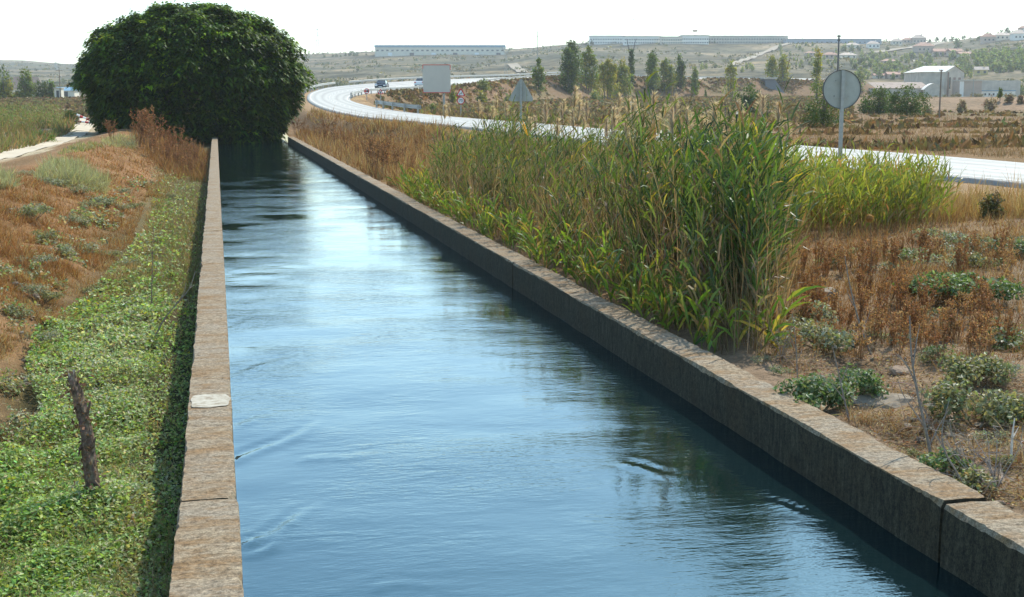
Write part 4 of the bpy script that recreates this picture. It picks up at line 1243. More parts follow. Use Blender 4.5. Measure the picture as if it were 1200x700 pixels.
dead_stalk('forked grey dead stalk rising from the bare soil before the large yellowish shrub', [(1094, 550), (1085, 505), (1075, 460), (1068, 415), (1066, 370)], gd_(1094, 550), .013,
           [((1083, 500), (1070, 480), (1058, 462), (1052, 445)), ((1075, 455), (1064, 430), (1052, 415)), ((1088, 525), (1100, 500), (1112, 480)), ((1070, 430), (1074, 400), (1078, 380))])
dead_stalk('thin brown forked stalk beside the dark green shrub by the wall', [(996, 496), (988, 462), (981, 430), (975, 405)], gd_(996, 496), .008, [((985, 450), (992, 432), (996, 420)), ((990, 470), (975, 450), (962, 440))])
dead_stalk('thin upright dead stalk at the wall top left of the dark green shrub', [(935, 468), (934, 430), (932, 395), (928, 365)], gd_(935, 468), .006, [((933, 410), (926, 395), (920, 380)), ((933, 425), (942, 405))])
dead_stalk('thistle stalk with a round orange head among the rusty weeds', [(1020, 322), (1021, 300), (1020, 270), (1019, 258)], gd_(1020, 335), .008, [((1021, 300), (1028, 290), (1032, 283)), ((1021, 290), (1012, 280), (1006, 276))], (.26, .14, .07), 'dead_thistle', 'thistle', (1019, 256, .055))
dead_stalk('bent bare twig leaning over the cracked wall joint', [(1140, 580), (1122, 555), (1108, 530), (1104, 505), (1112, 470)], gd_(1140, 582), .008, [((1108, 530), (1098, 510), (1092, 495))])
dead_stalk('bleached white broken stick standing among dead twigs at the right edge', [(1185, 537), (1186, 515), (1189, 490)], gd_(1185, 540), .012, [((1186, 515), (1194, 500))], (.62, .52, .42))
def twig_heap(label, px, py, r, n, seed, col):
    rr = np.random.default_rng(seed)
    x, y, z, D = ground_hit(px, py)
    root = thing('twig_bush', label, 'dead bush', (x, y, z))
    for k in range(n):
        a = rr.uniform(0, 6.28)
        g = Geo()
        p = np.array([0, 0, 0.0]); d = np.array([math.cos(a) * .7, math.sin(a) * .7, rr.uniform(.3, 1)])
        pts = [p]
        for s in range(4):
            d = d + rr.normal(0, .25, 3); p = p + d / np.linalg.norm(d) * r / 4; pts.append(p)
        tube(g, pts, np.linspace(.006, .0015, 5), 4, col, 0, False)
        for s in range(5):
            q = pts[rr.integers(1, 5)]; e = q + rr.normal(0, .3, 3) * r * [1, 1, .8] * .6
            m_ = (q + e) / 2 + rr.normal(0, .03, 3)
            tube(g, [q, m_, e], [.003, .0022, .001], 3, col, 0, False)
        part('branch', g, M_twig, root)
    return root
twig_heap('pale dead twiggy bush at the foot of the reeds by the wall', 900, 412, .55, 9, 5, (.36, .29, .22))
twig_heap('tangle of grey dead twigs at the right edge by the wall', 1192, 575, .5, 14, 6, (.28, .22, .18))
twig_heap('small dead twig bush right of the forked grey stalk', 1108, 500, .32, 7, 7, (.26, .2, .16))
twig_heap('dead twigs at the foot of the large yellowish shrub', 1155, 545, .36, 8, 8, (.30, .24, .18))
twig_heap('brown dead twigs before the silvery shrub left of the leaning stalk', 925, 420, .4, 7, 9, (.28, .2, .14))
# left side stalks
dead_stalk('thin upright dead stalk in the ditch above the leaning branch', [(177, 364), (178, 330), (179, 295), (180, 262)], gd_(177, 366), .010, [((178, 330), (184, 312), (186, 300)), ((179, 300), (172, 285), (166, 278)), ((179, 285), (188, 275), (192, 268))], (.25, .16, .11))
dead_stalk('short thin dead stalk near the wall shadow', [(196, 362), (197, 340), (197, 318)], gd_(196, 364), .006, [((197, 345), (201, 335))], (.25, .16, .11))
dead_stalk('bare branch leaning from the ditch weeds onto the wall', [(178, 398), (192, 375), (208, 355), (222, 338), (229, 318)], gd_(178, 400), .012, [((208, 355), (216, 342), (218, 330)), ((222, 338), (228, 334))], (.25, .20, .15), 'fallen_branch', 'branch')
def stump():
    x, y, z, D = ground_hit(108, 596)
    root = thing('wooden_stake', 'gnarled leaning wooden stake standing in the ditch weeds', 'stake', (x, y, z))
    base = np.array([x, y, z])
    rr = np.random.default_rng(8)
    pix = [(110, 600), (109, 588), (107, 560), (103, 535), (101, 510), (96, 485), (90, 462), (83, 440)]
    P = np.array([at_depth(a, b, D) for a, b in pix]) - base
    P[0][2] = -.12
    Q = catmull(P, 6); n = len(Q)
    sides = 14
    rad = np.interp(np.linspace(0, 1, n), [0, .3, .6, .85, 1], [.052, .048, .044, .040, .028])
    g = Geo()
    a = np.linspace(0, 2 * np.pi, sides, endpoint=False)
    rid = rr.uniform(.75, 1.25, sides)
    V = []
    for i in range(n):
        k = rad[i] * (rid + .10 * np.sin(a * 3 + i * .35) + rr.normal(0, .07, sides))
        V.append(np.stack([Q[i, 0] + k * np.cos(a), Q[i, 1] + k * np.sin(a), np.full(sides, Q[i, 2]) + (rr.uniform(-.05, .06, sides) if i == n - 1 else 0)], 1))
    V = np.array(V)
    ids = np.arange(n * sides).reshape(n, sides); nx_ = np.roll(ids, -1, 1)
    q = np.stack([ids[:-1], nx_[:-1], nx_[1:], ids[1:]], -1).reshape(-1, 4)
    c = np.repeat(mixcol([(.15, .10, .07), (.19, .13, .09), (.11, .075, .05)], n * sides, .2)[:, None], 1, 1).reshape(-1, 3)
    g.add(V.reshape(-1, 3), q, None, c)
    g.add(np.vstack([V[-1], V[-1].mean(0) + [0, 0, -.02]]), None, [(sides, i, (i + 1) % sides) for i in range(sides)], (.42, .36, .29))
    part('post', g, M_bark, root)
    for px0, py0, px1, py1, r_ in ((98, 500, 106, 470, .018), (103, 530, 112, 512, .016), (99, 520, 92, 535, .014), (106, 560, 118, 572, .018)):
        g = Geo(); p, q_ = at_depth(px0, py0, D) - base, at_depth(px1, py1, D - .05) - base
        tube(g, [p, (p + q_) / 2 + rr.normal(0, .01, 3), q_], [r_, r_ * .8, r_ * .3], 6, (.15, .10, .07))
        part('snag', g, M_bark, root)
    g = Geo(); m = 420
    k = rr.integers(0, n, m)
    leaves(g, Q[k] + R.normal(0, .045, (m, 3)), rand_dirs(m), R.uniform(.02, .05, m), mixcol([(.22, .13, .08), (.16, .09, .055)], m), .6)
    part('dead_leaves', g, M_dry, root)
stump()
# stones and clods
rr = np.random.default_rng(9)
def stone(label, px, py, r, seed, mat, flat=.5, group=None):
    q = np.random.default_rng(seed)
    x, y, z, D = ground_hit(px, py)
    bm = bmesh.new(); bmesh.ops.create_icosphere(bm, subdivisions=3, radius=1)
    V = np.array([v.co[:] for v in bm.verts]); T = [[v.index for v in f.verts] for f in bm.faces]; bm.free()
    ax = norm(q.normal(size=(9, 3))); cut = q.uniform(.55, .95, 9)
    k = np.ones(len(V))
    for a_, c_ in zip(ax, cut):                       # broken faces
        dd = V @ a_
        k = np.where(dd > 1e-3, np.minimum(k, c_ / np.maximum(dd, 1e-3)), k)
    k = k * (1 + .05 * np.sin(V @ ax[0] * 9 + seed) + .04 * np.sin(V @ ax[1] * 14))
    g = Geo(); g.add(V * k[:, None] * r * np.array([1.2, .9, flat]), None, T)
    o = part('stone', g, mat); o.location = (x, y, z + r * flat * .2); o.rotation_euler = (q.uniform(-.2, .2), q.uniform(-.2, .2), q.uniform(0, 6))
    return tag(o, label, 'stone', group)
M_clod = simple('dry_clod', (.22, .155, .105), .95, 0, 9, .35, .02)
stone('flat pale slab of dried mud in the bare soil hollow', 1055, 478, .26, 1, M_stone, .28)
stone('pale flat stone behind the dark green shrub', 985, 408, .2, 2, M_stone, .35)
stone('brown clod at the rim of the bare soil hollow', 1070, 438, .14, 3, M_clod, .35)
stone('pale rock among rusty weeds behind the silvery shrub', 975, 350, .17, 4, M_stone, .7)
stone('small pale stone on soil near the bright green shrub by the wall', 1146, 535, .07, 5, M_stone, .6)
for k in range(110):
    px, py = rr.uniform(960, 1200), rr.uniform(415, 595)
    if py > 425 + (px - 985) * .85: continue
    stone('small tan clod or stone scattered on the bare soil beside the wall', px, py, rr.uniform(.018, .05), 20 + k, M_clod if k % 2 else M_stone, .6, 'clods on the right bank')
for k in range(34):
    px, py = rr.uniform(0, 60), rr.uniform(330, 560)
    if px > 55 - abs(py - 440) * .25: continue
    stone('small tan clod on the bare slope of the left bank', px, py, rr.uniform(.02, .06), 100 + k, M_clod if k % 2 else M_stone, .6, 'clods on the left bank')

# ------------------------------------------------------------------ trees and bushes of the middle distance
def leafy_tree(name, label, cat, loc, H, Wd, cols, n, kind='poplar', group=None, leaf=.3, trunk=(.16, .13, .10), seed=1, mat=None):
    global R
    keep = R; R = np.random.default_rng(seed)
    root = thing(name, label, cat, loc, R.uniform(0, 6.28), group)
    g, gl = Geo(), Geo()
    if kind == 'poplar':
        nsp = 3 if Wd > H * .35 else (2 if Wd > H * .24 else 1)
        tops = []
        for k in range(nsp):
            ox = (k - (nsp - 1) / 2) * Wd * .26; hh = H * (1 if k == nsp // 2 else R.uniform(.72, .9))
            tube(g, [(ox * .4, 0, -.3), (ox * .8, 0, hh * .4), (ox + R.normal(0, .1), R.normal(0, .1), hh * .95)], [H * .016, H * .011, .02], 6, trunk)
            tops.append((ox, hh, Wd / (1 + .26 * (nsp - 1)) / 2))
        for ox, hh, rr_ in tops:
            m = n // nsp
            nc = 48
            ct = R.random(nc) ** .8
            ca = R.uniform(0, 6.28, nc)
            pr_ = np.interp(ct, [0, .1, .35, .7, .9, 1], [.6, .9, 1, .8, .45, .12]) * rr_
            cq = np.sqrt(R.random(nc)) * .85
            cen = np.stack([ox + np.cos(ca) * pr_ * cq, np.sin(ca) * pr_ * cq, hh * (.03 + .97 * ct)], 1)
            j = R.integers(0, nc, m)
            p = cen[j] + R.normal(0, 1, (m, 3)) * np.array([rr_ * .24, rr_ * .24, hh * .035])
            cc = mixcol(cols, nc, .18)[j] * (1 + R.normal(0, .15, (m, 1)))
            leaves(gl, p, rand_dirs(m) + np.array([0, 0, .3]), leaf * R.uniform(.6, 1.3, m), np.clip(cc, .005, 1), .7)
    else:
        tube(g, [(0, 0, -.3), (.03 * Wd, 0, H * .3), (0, .02 * Wd, H * .62)], [H * .035, H * .025, H * .01], 6, trunk)
        for k in range(5):
            a = R.uniform(0, 6.28)
            tube(g, [(0, 0, H * .12), (math.cos(a) * Wd * .2, math.sin(a) * Wd * .2, H * .4), (math.cos(a) * Wd * .36, math.sin(a) * Wd * .36, H * .62)], [H * .018, H * .012, .01], 5, trunk)
        nc = 60
        d = rand_dirs(nc); d[:, 2] = d[:, 2] * .9 + .1
        q_ = R.random(nc) ** .4
        cen = np.stack([d[:, 0] * q_ * Wd * .43, d[:, 1] * q_ * Wd * .43, H * (.07 + .84 * np.abs(d[:, 2]) * q_)], 1)
        j = R.integers(0, nc, n)
        p = cen[j] + R.normal(0, 1, (n, 3)) * np.array([Wd, Wd, H]) * .065
        p[:, 2] = np.maximum(p[:, 2], H * .03)
        cc = mixcol(cols, nc, .2)[j] * (1 + R.normal(0, .15, (n, 1)))
        leaves(gl, p, rand_dirs(n) + np.array([0, 0, .3]), leaf * R.uniform(.6, 1.3, n), np.clip(cc, .005, 1), .7)
    part('trunk', g, M_bark, root); part('crown', gl, mat or M_leaf, root)
    R = keep
    return root
DG = [(.062, .10, .02), (.08, .125, .025), (.05, .082, .018)]
MG = [(.13, .18, .028), (.165, .205, .035), (.10, .15, .025)]
YG = [(.28, .27, .035), (.22, .23, .035), (.35, .30, .04)]
PG = [(.20, .24, .07), (.25, .27, .09), (.15, .19, .055)]
def tree_px(name, label, cat, px, ytop, ybase, wpx, cols, n, kind='poplar', leaf=None, seed=1, group=None, dmin=5, mat=None):
    x, y, z, D = ground_hit(px, ybase, dmin)
    H = (ybase - ytop) * D / F; W_ = wpx * D / F
    if kind == 'poplar': W_ *= 1.25; n = int(n * 1.9)
    return leafy_tree(name, label, cat, (x, y, z), H, W_, cols, n, kind, group, leaf or max(.06, 1.9 * D / F), seed=seed, mat=mat)
G1 = 'poplars before the embankment'
tree_px('poplar_tree', 'small slim dark poplar standing alone left of the poplar row', 'tree', 631, 72, 108, 12, MG, 1100, seed=31, group=G1)
tree_px('poplar_tree', 'tallest broad dark green poplar with a pointed top', 'tree', 668, 50, 110, 29, DG + MG[:1], 4200, seed=32, group=G1)
tree_px('poplar_tree', 'pale olive poplar right beside the tallest dark one', 'tree', 690, 57, 108, 16, MG + YG[:1], 2000, seed=33, group=G1)
tree_px('poplar_tree', 'yellowish bushy poplar with its foliage down to the ground', 'tree', 712, 72, 117, 20, YG + MG[:1], 2000, seed=34, group=G1)
tree_px('poplar_tree', 'golden olive poplar before the forked lattice pole', 'tree', 729, 72, 114, 18, YG + MG, 1800, seed=35, group=G1)
tree_px('poplar_tree', 'slim dark poplar directly below the forked lattice pole', 'tree', 739, 62, 106, 9, DG, 900, seed=36, group=G1)
tree_px('poplar_tree', 'twin topped green poplar in the middle of the row', 'tree', 764, 61, 110, 19, MG + DG, 2200, seed=37, group=G1)
tree_px('poplar_tree', 'olive poplar between the twin topped one and a slim dark one', 'tree', 781, 68, 110, 14, MG + YG[:1], 1500, seed=38, group=G1)
tree_px('poplar_tree', 'slim dark poplar with a sharp tip right of the olive one', 'tree', 797, 67, 109, 10, DG + MG[:1], 1200, seed=39, group=G1)
tree_px('poplar_tree', 'short thin poplar at the right end of the dense row', 'tree', 814, 80, 114, 12, MG, 900, seed=40, group=G1)
tree_px('poplar_tree', 'thin airy yellow green poplar standing alone above the red slope', 'tree', 856, 73, 115, 12, YG + PG, 700, seed=41, group=G1)
tree_px('poplar_tree', 'pale yellow green poplar left of a wider one, above the concrete underpass', 'tree', 903, 68, 96, 14, YG + PG, 800, seed=42, group=G1)
tree_px('poplar_tree', 'wider yellow green poplar beside the concrete underpass', 'tree', 917, 67, 97, 17, YG + PG, 1100, seed=43, group=G1)
tree_px('poplar_tree', 'thin airy poplar rising behind the round sign', 'tree', 957, 60, 118, 13, MG + YG, 900, seed=44, group=G1)
tree_px('poplar_tree', 'half bare thin sapling right of the round sign', 'tree', 1008, 80, 112, 11, PG, 350, seed=45, group=G1)
tree_px('scraggly_bush', 'dark scraggly bush behind the round sign post', 'bush', 965, 92, 150, 54, DG, 3800, 'bush', seed=51)
tree_px('round_bush', 'dense dark rounded bush beside the road', 'bush', 877, 95, 135, 38, DG, 3800, 'bush', seed=52)
tree_px('leafy_bush', 'rounded green bush left of its twin before the old factory', 'bush', 1030, 95, 134, 44, DG, 4200, 'bush', seed=53)
tree_px('leafy_bush', 'wide green bush right of its twin before the old factory', 'bush', 1064, 97, 136, 54, DG, 4800, 'bush', seed=54)
tree_px('small_bush', 'pale small bush at the foot of the poplar row', 'bush', 697, 104, 118, 15, PG, 500, 'bush', seed=55)
tree_px('small_bush', 'tiny sapling alone on the red slope', 'bush', 827, 101, 115, 4, MG, 120, 'bush', seed=56)
tree_px('small_bush', 'grey green rounded bush right of the blank panel', 'bush', 567, 92, 107, 20, PG, 900, 'bush', seed=57)
tree_px('small_bush', 'olive bush below the grey green one', 'bush', 564, 105, 121, 17, YG + PG, 800, 'bush', seed=58)
tree_px('small_bush', 'olive bush between the blank panel and the warning sign', 'bush', 531, 98, 121, 12, YG + PG, 600, 'bush', seed=59)
tree_px('small_bush', 'low olive bush on the rough ground inside the bend', 'bush', 507, 120, 131, 9, PG, 350, 'bush', seed=60)
tree_px('small_bush', 'low olive bush right of the warning sign', 'bush', 579, 124, 134, 13, YG + PG, 450, 'bush', seed=61)
tree_px('small_bush', 'low olive bush near the triangular sign', 'bush', 596, 110, 120, 16, PG, 450, 'bush', seed=62)
tree_px('small_bush', 'dark green bush at the right edge below the white shed', 'bush', 1194, 96, 113, 17, MG, 900, 'bush', seed=63)
tree_px('small_bush', 'small narrow conifer like bush left of the edge bush', 'bush', 1172, 101, 116, 6, MG, 300, 'bush', seed=64)
DRYB = [(.34, .26, .16), (.28, .20, .12), (.40, .32, .21)]
for k, (px, yt, yb, w, lab) in enumerate([(1161, 111, 131, 19, 'largest rounded tan dry bush on the soil bank'), (1182, 110, 121, 12, 'tan dry bush right of the largest one on the soil bank'), (1128, 115, 133, 14, 'tan dry bush on the soil bank face under the tan shed'),
                                          (1196, 111, 122, 10, 'tan dry bush at the right edge of the soil bank'), (1087, 124, 135, 14, 'low tan dry bush right of the wide green bush')]):
    tree_px('dry_bush', lab, 'bush', px, yt, yb, w, DRYB, 900, 'bush', seed=70 + k, group='dry bushes on the soil bank', mat=M_dry)
tree_px('dark_bush', 'dark green bush at the road edge right of the yellow reeds', 'bush', 1169, 218, 258, 32, [(.09, .10, .04), (.14, .12, .05), (.22, .15, .07)], 1600, 'bush', .05, seed=80)
tree_px('dark_bush', 'dark green shrub beside the dirt track near the barrier', 'bush', 82, 127, 146, 20, [(.05, .075, .02), (.07, .10, .03)], 900, 'bush', .14, seed=81)
tree_px('dark_bush', 'bright green clump beside the track', 'bush', 48, 152, 166, 34, [(.13, .20, .04), (.10, .17, .04)], 1200, 'bush', .10, seed=82)
# left farm trees
for k, (px, yt, yb, w, lab, cs) in enumerate([(4, 80, 111, 22, 'dark tree at the left edge before the farm shed', DG + MG), (30, 79, 96, 16, 'pale tree behind the farm shed roof', MG), (8, 92, 113, 14, 'yellow green bush below the left edge tree', YG),
                                              (34, 90, 113, 20, 'green bushy tree covering the farm shed front', MG), (52, 91, 113, 16, 'dark conical tree right of the farm shed', DG), (62, 96, 113, 10, 'small dark tree beside the telegraph pole', DG + MG),
                                              (24, 107, 113, 14, 'pale low shrub before the farm trees', YG), (55, 108, 114, 12, 'pale rounded shrub below the dark conical tree', YG)]):
    x, y, z, D = ground_hit(px, 113.6)
    D = 330; p = at_depth(px, yb, D); z = float(terrain(p[0], p[1]))
    leafy_tree('farm_tree', lab, 'tree', (p[0], p[1], z), ((yb - yt) * D / F + max(0, p[2] - z)) * 1.12, w * D / F * 1.3, cs, 1100, 'bush', 'trees round the left farm shed', .42, seed=90 + k)
# hillside trees: few kinds, many copies
protos = [leafy_tree('hillside_tree', 'x', 'tree', (0, 0, 0), 1, .8, PG + MG, 260, 'bush', None, .17, seed=120 + k) for k in range(3)]
dprotos = [leafy_tree('hillside_pine', 'x', 'tree', (0, 0, 0), 1, .85, DG, 260, 'bush', None, .14, seed=130 + k) for k in range(3)]
yprotos = [leafy_tree('hillside_poplar', 'x', 'tree', (0, 0, 0), 1, .6, [(.32, .34, .09), (.26, .29, .07)], 220, 'bush', None, .17, seed=140 + k) for k in range(2)]
used = set()
def hill_tree(plist, px, py, hpx, group, label):
    x, y, z, D = ground_hit(px, py, 420)
    pr_ = plist[random.randrange(len(plist))]
    if pr_.name in used: o = copy_tree(pr_)
    else: o = pr_; used.add(pr_.name)
    s = hpx * D / F
    o.location = (x, y, z); o.scale = (s, s, s); o.rotation_euler = (0, 0, random.uniform(0, 6.28))
    o['group'] = group; o['label'] = label
    return o
rq = random.Random(4)
scrubs = [leafy_tree('field_scrub', 'x', 'bush', (0, 0, 0), 1, 1.5, [(.17, .155, .07), (.13, .135, .05), (.22, .18, .09)], 240, 'bush', None, .16, seed=150 + k) for k in range(3)]
for k in range(130):
    if k < 55: px, py, h_ = rq.uniform(640, 1190), rq.uniform(112, 136), rq.uniform(3, 6)
    elif k < 95: px, py, h_ = rq.uniform(500, 700), rq.uniform(100, 134), rq.uniform(3, 6)
    else: px, py, h_ = rq.uniform(390, 560), rq.uniform(138, 152), rq.uniform(3, 6)
    x_, y_, z_, D_ = ground_hit(px, py)
    if road_dist(np.array([x_]), np.array([y_]))[0][0] < 1.5: continue
    hill_tree(scrubs, px, py, h_, 'scrub on the fields round the road', 'low olive brown scrub bush dotted over the rough fields round the road')
def scatter_w(p0, p1, D0, D1, n):
    px = R.uniform(p0, p1, n); D = np.exp(R.uniform(math.log(D0), math.log(D1), n))
    dx, dy, dz, fw = ray(px, 113.0)
    x, y = dx / fw * D, dy / fw * D
    return x, y, terrain(x, y), D
def hill_scrub():
    g = Geo()
    x, y, z, D = scatter_w(-60, 1260, 580, 1900, 9000)
    k = wob(x, y, 130, 50) + .7 * wob(x, y, 45, 51) > .05; x, y, z, D = x[k], y[k], z[k], D[k]; n = len(x)
    sz = R.uniform(.8, 2.6, n); K = 7
    pos = np.repeat(np.column_stack([x, y, z]), K, 0) + np.repeat(sz, K)[:, None] * R.uniform([-.8, -.8, .05], [.8, .8, .75], (n * K, 3))
    col = np.repeat(mixcol([(.08, .09, .03), (.12, .125, .045), (.16, .14, .07), (.06, .075, .03)], n, .2), K, 0)
    leaves(g, pos, rand_dirs(n * K) + np.array([0, 0, .4]), np.repeat(sz, K) * R.uniform(.5, 1.0, n * K), col, .8)
    tag(part('hill_scrub', g, M_leaf), 'dark low scrub speckling the far slopes', 'scrub', kind='stuff')
    g = Geo()
    x, y, z, D = scatter_w(440, 1000, 110, 470, 26000)
    d_ = road_dist(x, y)[0]
    k = (d_ > .8) & (wob(x, y, 17, 52) + .6 * wob(x, y, 5, 53) > -.35); x, y, z, D = x[k], y[k], z[k], D[k]; n = len(x)
    blades(g, np.column_stack([x, y, z - .03]), np.array([0, 0, 1.0]) + R.normal(0, .4, (n, 3)), R.uniform(.25, .9, n), .0042 * D, mixcol([(.22, .15, .08), (.17, .12, .065), (.26, .20, .10), (.15, .14, .06), (.12, .085, .05)], n, .25), 1, .3)
    m = 9000
    ii = R.uniform(9.0 * 14, 14.9 * 14, m).astype(int); o_ = R.uniform(1.0, 15, m) ** 1.0
    dv = norm((RI[ii] - RO[ii]) * [1, 1, 0])
    q = RI[ii] + dv * o_[:, None] + R.normal(0, 1.5, (m, 3))
    x, y = q[:, 0], q[:, 1]; z = terrain(x, y); D = x * sy + y * cy
    k = (road_dist(x, y)[0] > .8) & (wob(x, y, 13, 56) + .7 * wob(x, y, 4, 57) > -.25); x, y, z, D = x[k], y[k], z[k], D[k]; n = len(x)
    blades(g, np.column_stack([x, y, z - .03]), np.array([0, 0, 1.0]) + R.normal(0, .5, (n, 3)), R.uniform(.3, 1.0, n), .0036 * D, mixcol([(.20, .125, .065), (.15, .095, .05), (.25, .18, .09), (.13, .12, .05), (.10, .075, .045)], n, .25), 1, .3)
    x, y, z, D = scatter_w(-40, 130, 120, 360, 7000)
    k = wob(x, y, 19, 58) + .6 * wob(x, y, 6, 59) > -.4; x, y, z, D = x[k], y[k], z[k], D[k]; n = len(x)
    blades(g, np.column_stack([x, y, z - .03]), np.array([0, 0, 1.0]) + R.normal(0, .4, (n, 3)), R.uniform(.25, .9, n), .004 * D, mixcol([(.22, .15, .08), (.17, .12, .065), (.15, .15, .06), (.12, .085, .05)], n, .25), 1, .3)
    tag(part('embankment_scrub', g, M_dry), 'rough dry scrub on the embankment and inside the bend', 'scrub', kind='stuff')
hill_scrub()
for k in range(165):
    px = rq.uniform(1000, 1140); py = 72 + rq.uniform(-6, 22) - (px - 1000) * .01
    kind_ = rq.random()
    if kind_ < .5: hill_tree(yprotos, px, py, rq.uniform(5, 9), 'yellow green trees of the valley', 'small yellow green tree scattered over the valley side behind the factory')
    else: hill_tree(protos, px, py, rq.uniform(6, 12), 'mid green trees of the valley', 'mid green tree scattered over the valley side behind the factory')
for k in range(60):
    px = rq.uniform(1140, 1200); py = rq.uniform(66, 86)
    hill_tree(protos, px, py, rq.uniform(9, 16), 'wood below the hilltop houses', 'mid green tree of the small wood below the hilltop houses')
for px, py, h in [(1168, 74, 17), (1184, 72, 15), (1158, 80, 12), (1190, 80, 14), (1118, 52, 10), (1120, 58, 12), (1176, 39, 9), (1169, 41, 8), (1126, 46, 7), (1144, 47, 7), (1154, 42, 6), (985, 60, 7), (988, 60, 6), (1095, 46, 8), (1104, 45, 8), (1112, 47, 9), (1087, 50, 6), (1038, 60, 7), (1005, 60, 7), (1008, 76, 12), (1034, 90, 14), (1012, 82, 10)]:
    hill_tree(dprotos, px, py, h, 'dark trees among the hillside houses', 'dark pine like tree standing among the hillside houses')
for k in range(40):
    px = rq.uniform(905, 1020); py = rq.uniform(50, 80)
    hill_tree(yprotos if rq.random() < .6 else protos, px, py, rq.uniform(4, 9), 'scattered trees left of the houses', 'pale green tree scattered on the slope left of the hillside houses')
for k in range(10):
    hill_tree(yprotos, rq.uniform(800, 900), rq.uniform(80, 88), rq.uniform(6, 9), 'pale trees at the foot of the hill', 'pale yellow green tree at the foot of the hill behind the embankment')
for k, (px, py, h) in enumerate([(349, 68, 5), (381, 68, 4.5), (391, 67, 4), (395, 67, 5), (400, 67, 3.5), (406, 66, 5), (411, 66, 6), (416, 66, 5), (419, 66, 6), (430, 65, 3), (497, 64, 3), (505, 64, 3), (520, 64, 4), (530, 64, 4), (541, 64, 5), (556, 64, 5), (570, 64, 5), (560, 63, 4), (637, 58, 4), (687, 53, 5), (693, 53, 6), (716, 51, 7), (720, 51, 6), (705, 52, 4), (780, 51, 6), (785, 51, 6), (830, 51, 4), (836, 51, 4), (645, 57, 3)]):
    hill_tree(dprotos, px, py, h, 'dark trees on the ridge line', 'tiny dark tree on the distant ridge beside the long buildings')
for px, py, h in [(354, 97, 9), (376, 97.5, 6), (387, 99, 4.5), (391, 99, 4), (443, 92, 5), (542, 70, 4), (422, 75, 4), (440, 74, 3)]:
    hill_tree(dprotos, px, py, h, 'lone bushes on the bare slope', 'lone dark bush on the bare slope below the long warehouse')
# anything not used yet goes onto the slope too
for pr_ in protos + dprotos + yprotos + scrubs:
    if pr_.name not in used:
        hill_tree([pr_], 1100, 70, 6, 'mid green trees of the valley', 'mid green tree scattered over the valley side behind the factory')

# ------------------------------------------------------------------ buildings
FACE = -YAW
def frame_at(px, py, dmin, rz=0.0):
    x, y, z, D = ground_hit(px, py, dmin)
    return x, y, z, D, FACE + rz
def house(label, px, py, wpx, hpx, wall, roof, rz=0, hip=True, nwin=3, name='hill_house', group='houses on the hillside', dmin=430, chim=True):
    x, y, z, D, rot = frame_at(px, py, dmin, rz)
    W_, H_ = wpx * D / F, hpx * D / F
    dp = min(W_ * .8, 11)
    root = thing(name, label, 'house', (x, y, z - .2), rot, group)
    hw = H_ * .62
    g = Geo(); box(g, -W_ / 2, W_ / 2, 0, dp, -2, hw)
    part('wall', g, wall, root)
    ov = .5; g = Geo()
    r0 = [(-W_ / 2 - ov, -ov, hw), (W_ / 2 + ov, -ov, hw), (W_ / 2 + ov, dp + ov, hw), (-W_ / 2 - ov, dp + ov, hw)]
    ins = min(W_ * .3, dp * .45) if hip else 0
    rd = [(-W_ / 2 - (0 if hip else ov) + ins, dp / 2, H_), (W_ / 2 + (0 if hip else ov) - ins, dp / 2, H_)]
    v = np.array(r0 + rd) + [0, 0, .02]
    g.add(v, [(0, 1, 5, 4), (2, 3, 4, 5), (3, 2, 1, 0)], [(1, 2, 5), (3, 0, 4)])
    rf = part('roof', g, roof, root)
    if chim:
        g = Geo(); box(g, W_ * .18, W_ * .18 + .7, dp * .4, dp * .4 + .7, H_ * .75, H_ + .7); part('chimney', g, wall, rf)
    for k in range(nwin):
        cx_ = -W_ / 2 + W_ * (k + .5) / nwin
        ww, wh = min(1.3, W_ / nwin * .5), min(1.4, hw * .5)
        g = Geo(); box(g, cx_ - ww / 2, cx_ + ww / 2, -.06, .05, hw * .35, hw * .35 + wh)
        part('window', g, M_glass if k != nwin // 2 else M_frame, root)
    return root
house('small cream house left of the hillside group', 998, 57, 15, 7, M_cream, M_roofp)
house('cream house with a pale roof behind the utility pole', 1022, 57, 13, 9, M_whiter, M_roofp)
house('low white house above the green terrace', 1022, 51.5, 13, 5, M_cream, M_roof)
house('boxy cream house left of the skyline pair', 1049, 53, 11, 8, M_cream, M_roofp)
house('low tan house on the skyline left of the tallest one', 1062, 51, 12, 7, M_pink, M_roof)
house('tall pinkish house topping the middle of the skyline', 1075, 51.5, 15, 11, M_pink, M_roofp, 0, True, 4)
house('wide terracotta house below the tall pinkish one', 1083, 61.5, 20, 12, M_pink, M_roof, .1, True, 4)
house('terracotta roofed row house in the centre of the group', 1103, 66, 20, 9, M_pink, M_roof, -.1, False, 4)
house('brick house with a terracotta gable beside the row house', 1119, 65, 15, 8, M_pink, M_roof, .15, False)
house('low terracotta house before the brick gable', 1133, 66.5, 20, 6, M_cream, M_roof, .05, False, 4)
house('hilltop house left of the white one', 1156, 50, 14, 11, M_pink, M_roof)
house('hilltop villa with a pale tiled roof', 1174, 47, 20, 9, M_cream, M_roofp, 0, True, 4)
house('white hilltop villa at the right edge', 1194, 47, 18, 12, M_whiter, M_roofp, 0, True, 4)
house('topmost terracotta house at the right edge of the ridge', 1198, 38, 12, 8, M_pink, M_roof)
house('low house beside the pale hill track', 973, 69, 16, 8, M_pink, M_roof)
house('wide low house with a pale roof right of the track', 993, 69.5, 19, 8, M_cream, M_roofp)
house('small lone house below the apartment block end', 949, 65, 11, 5, M_pink, M_roof)
house('long dark roofed house in the trees of the valley', 1042, 75, 17, 6, M_pink, M_roof)
house('low terracotta house behind the green bushes', 1050, 92, 20, 8, M_pink, M_roof, 0, False)
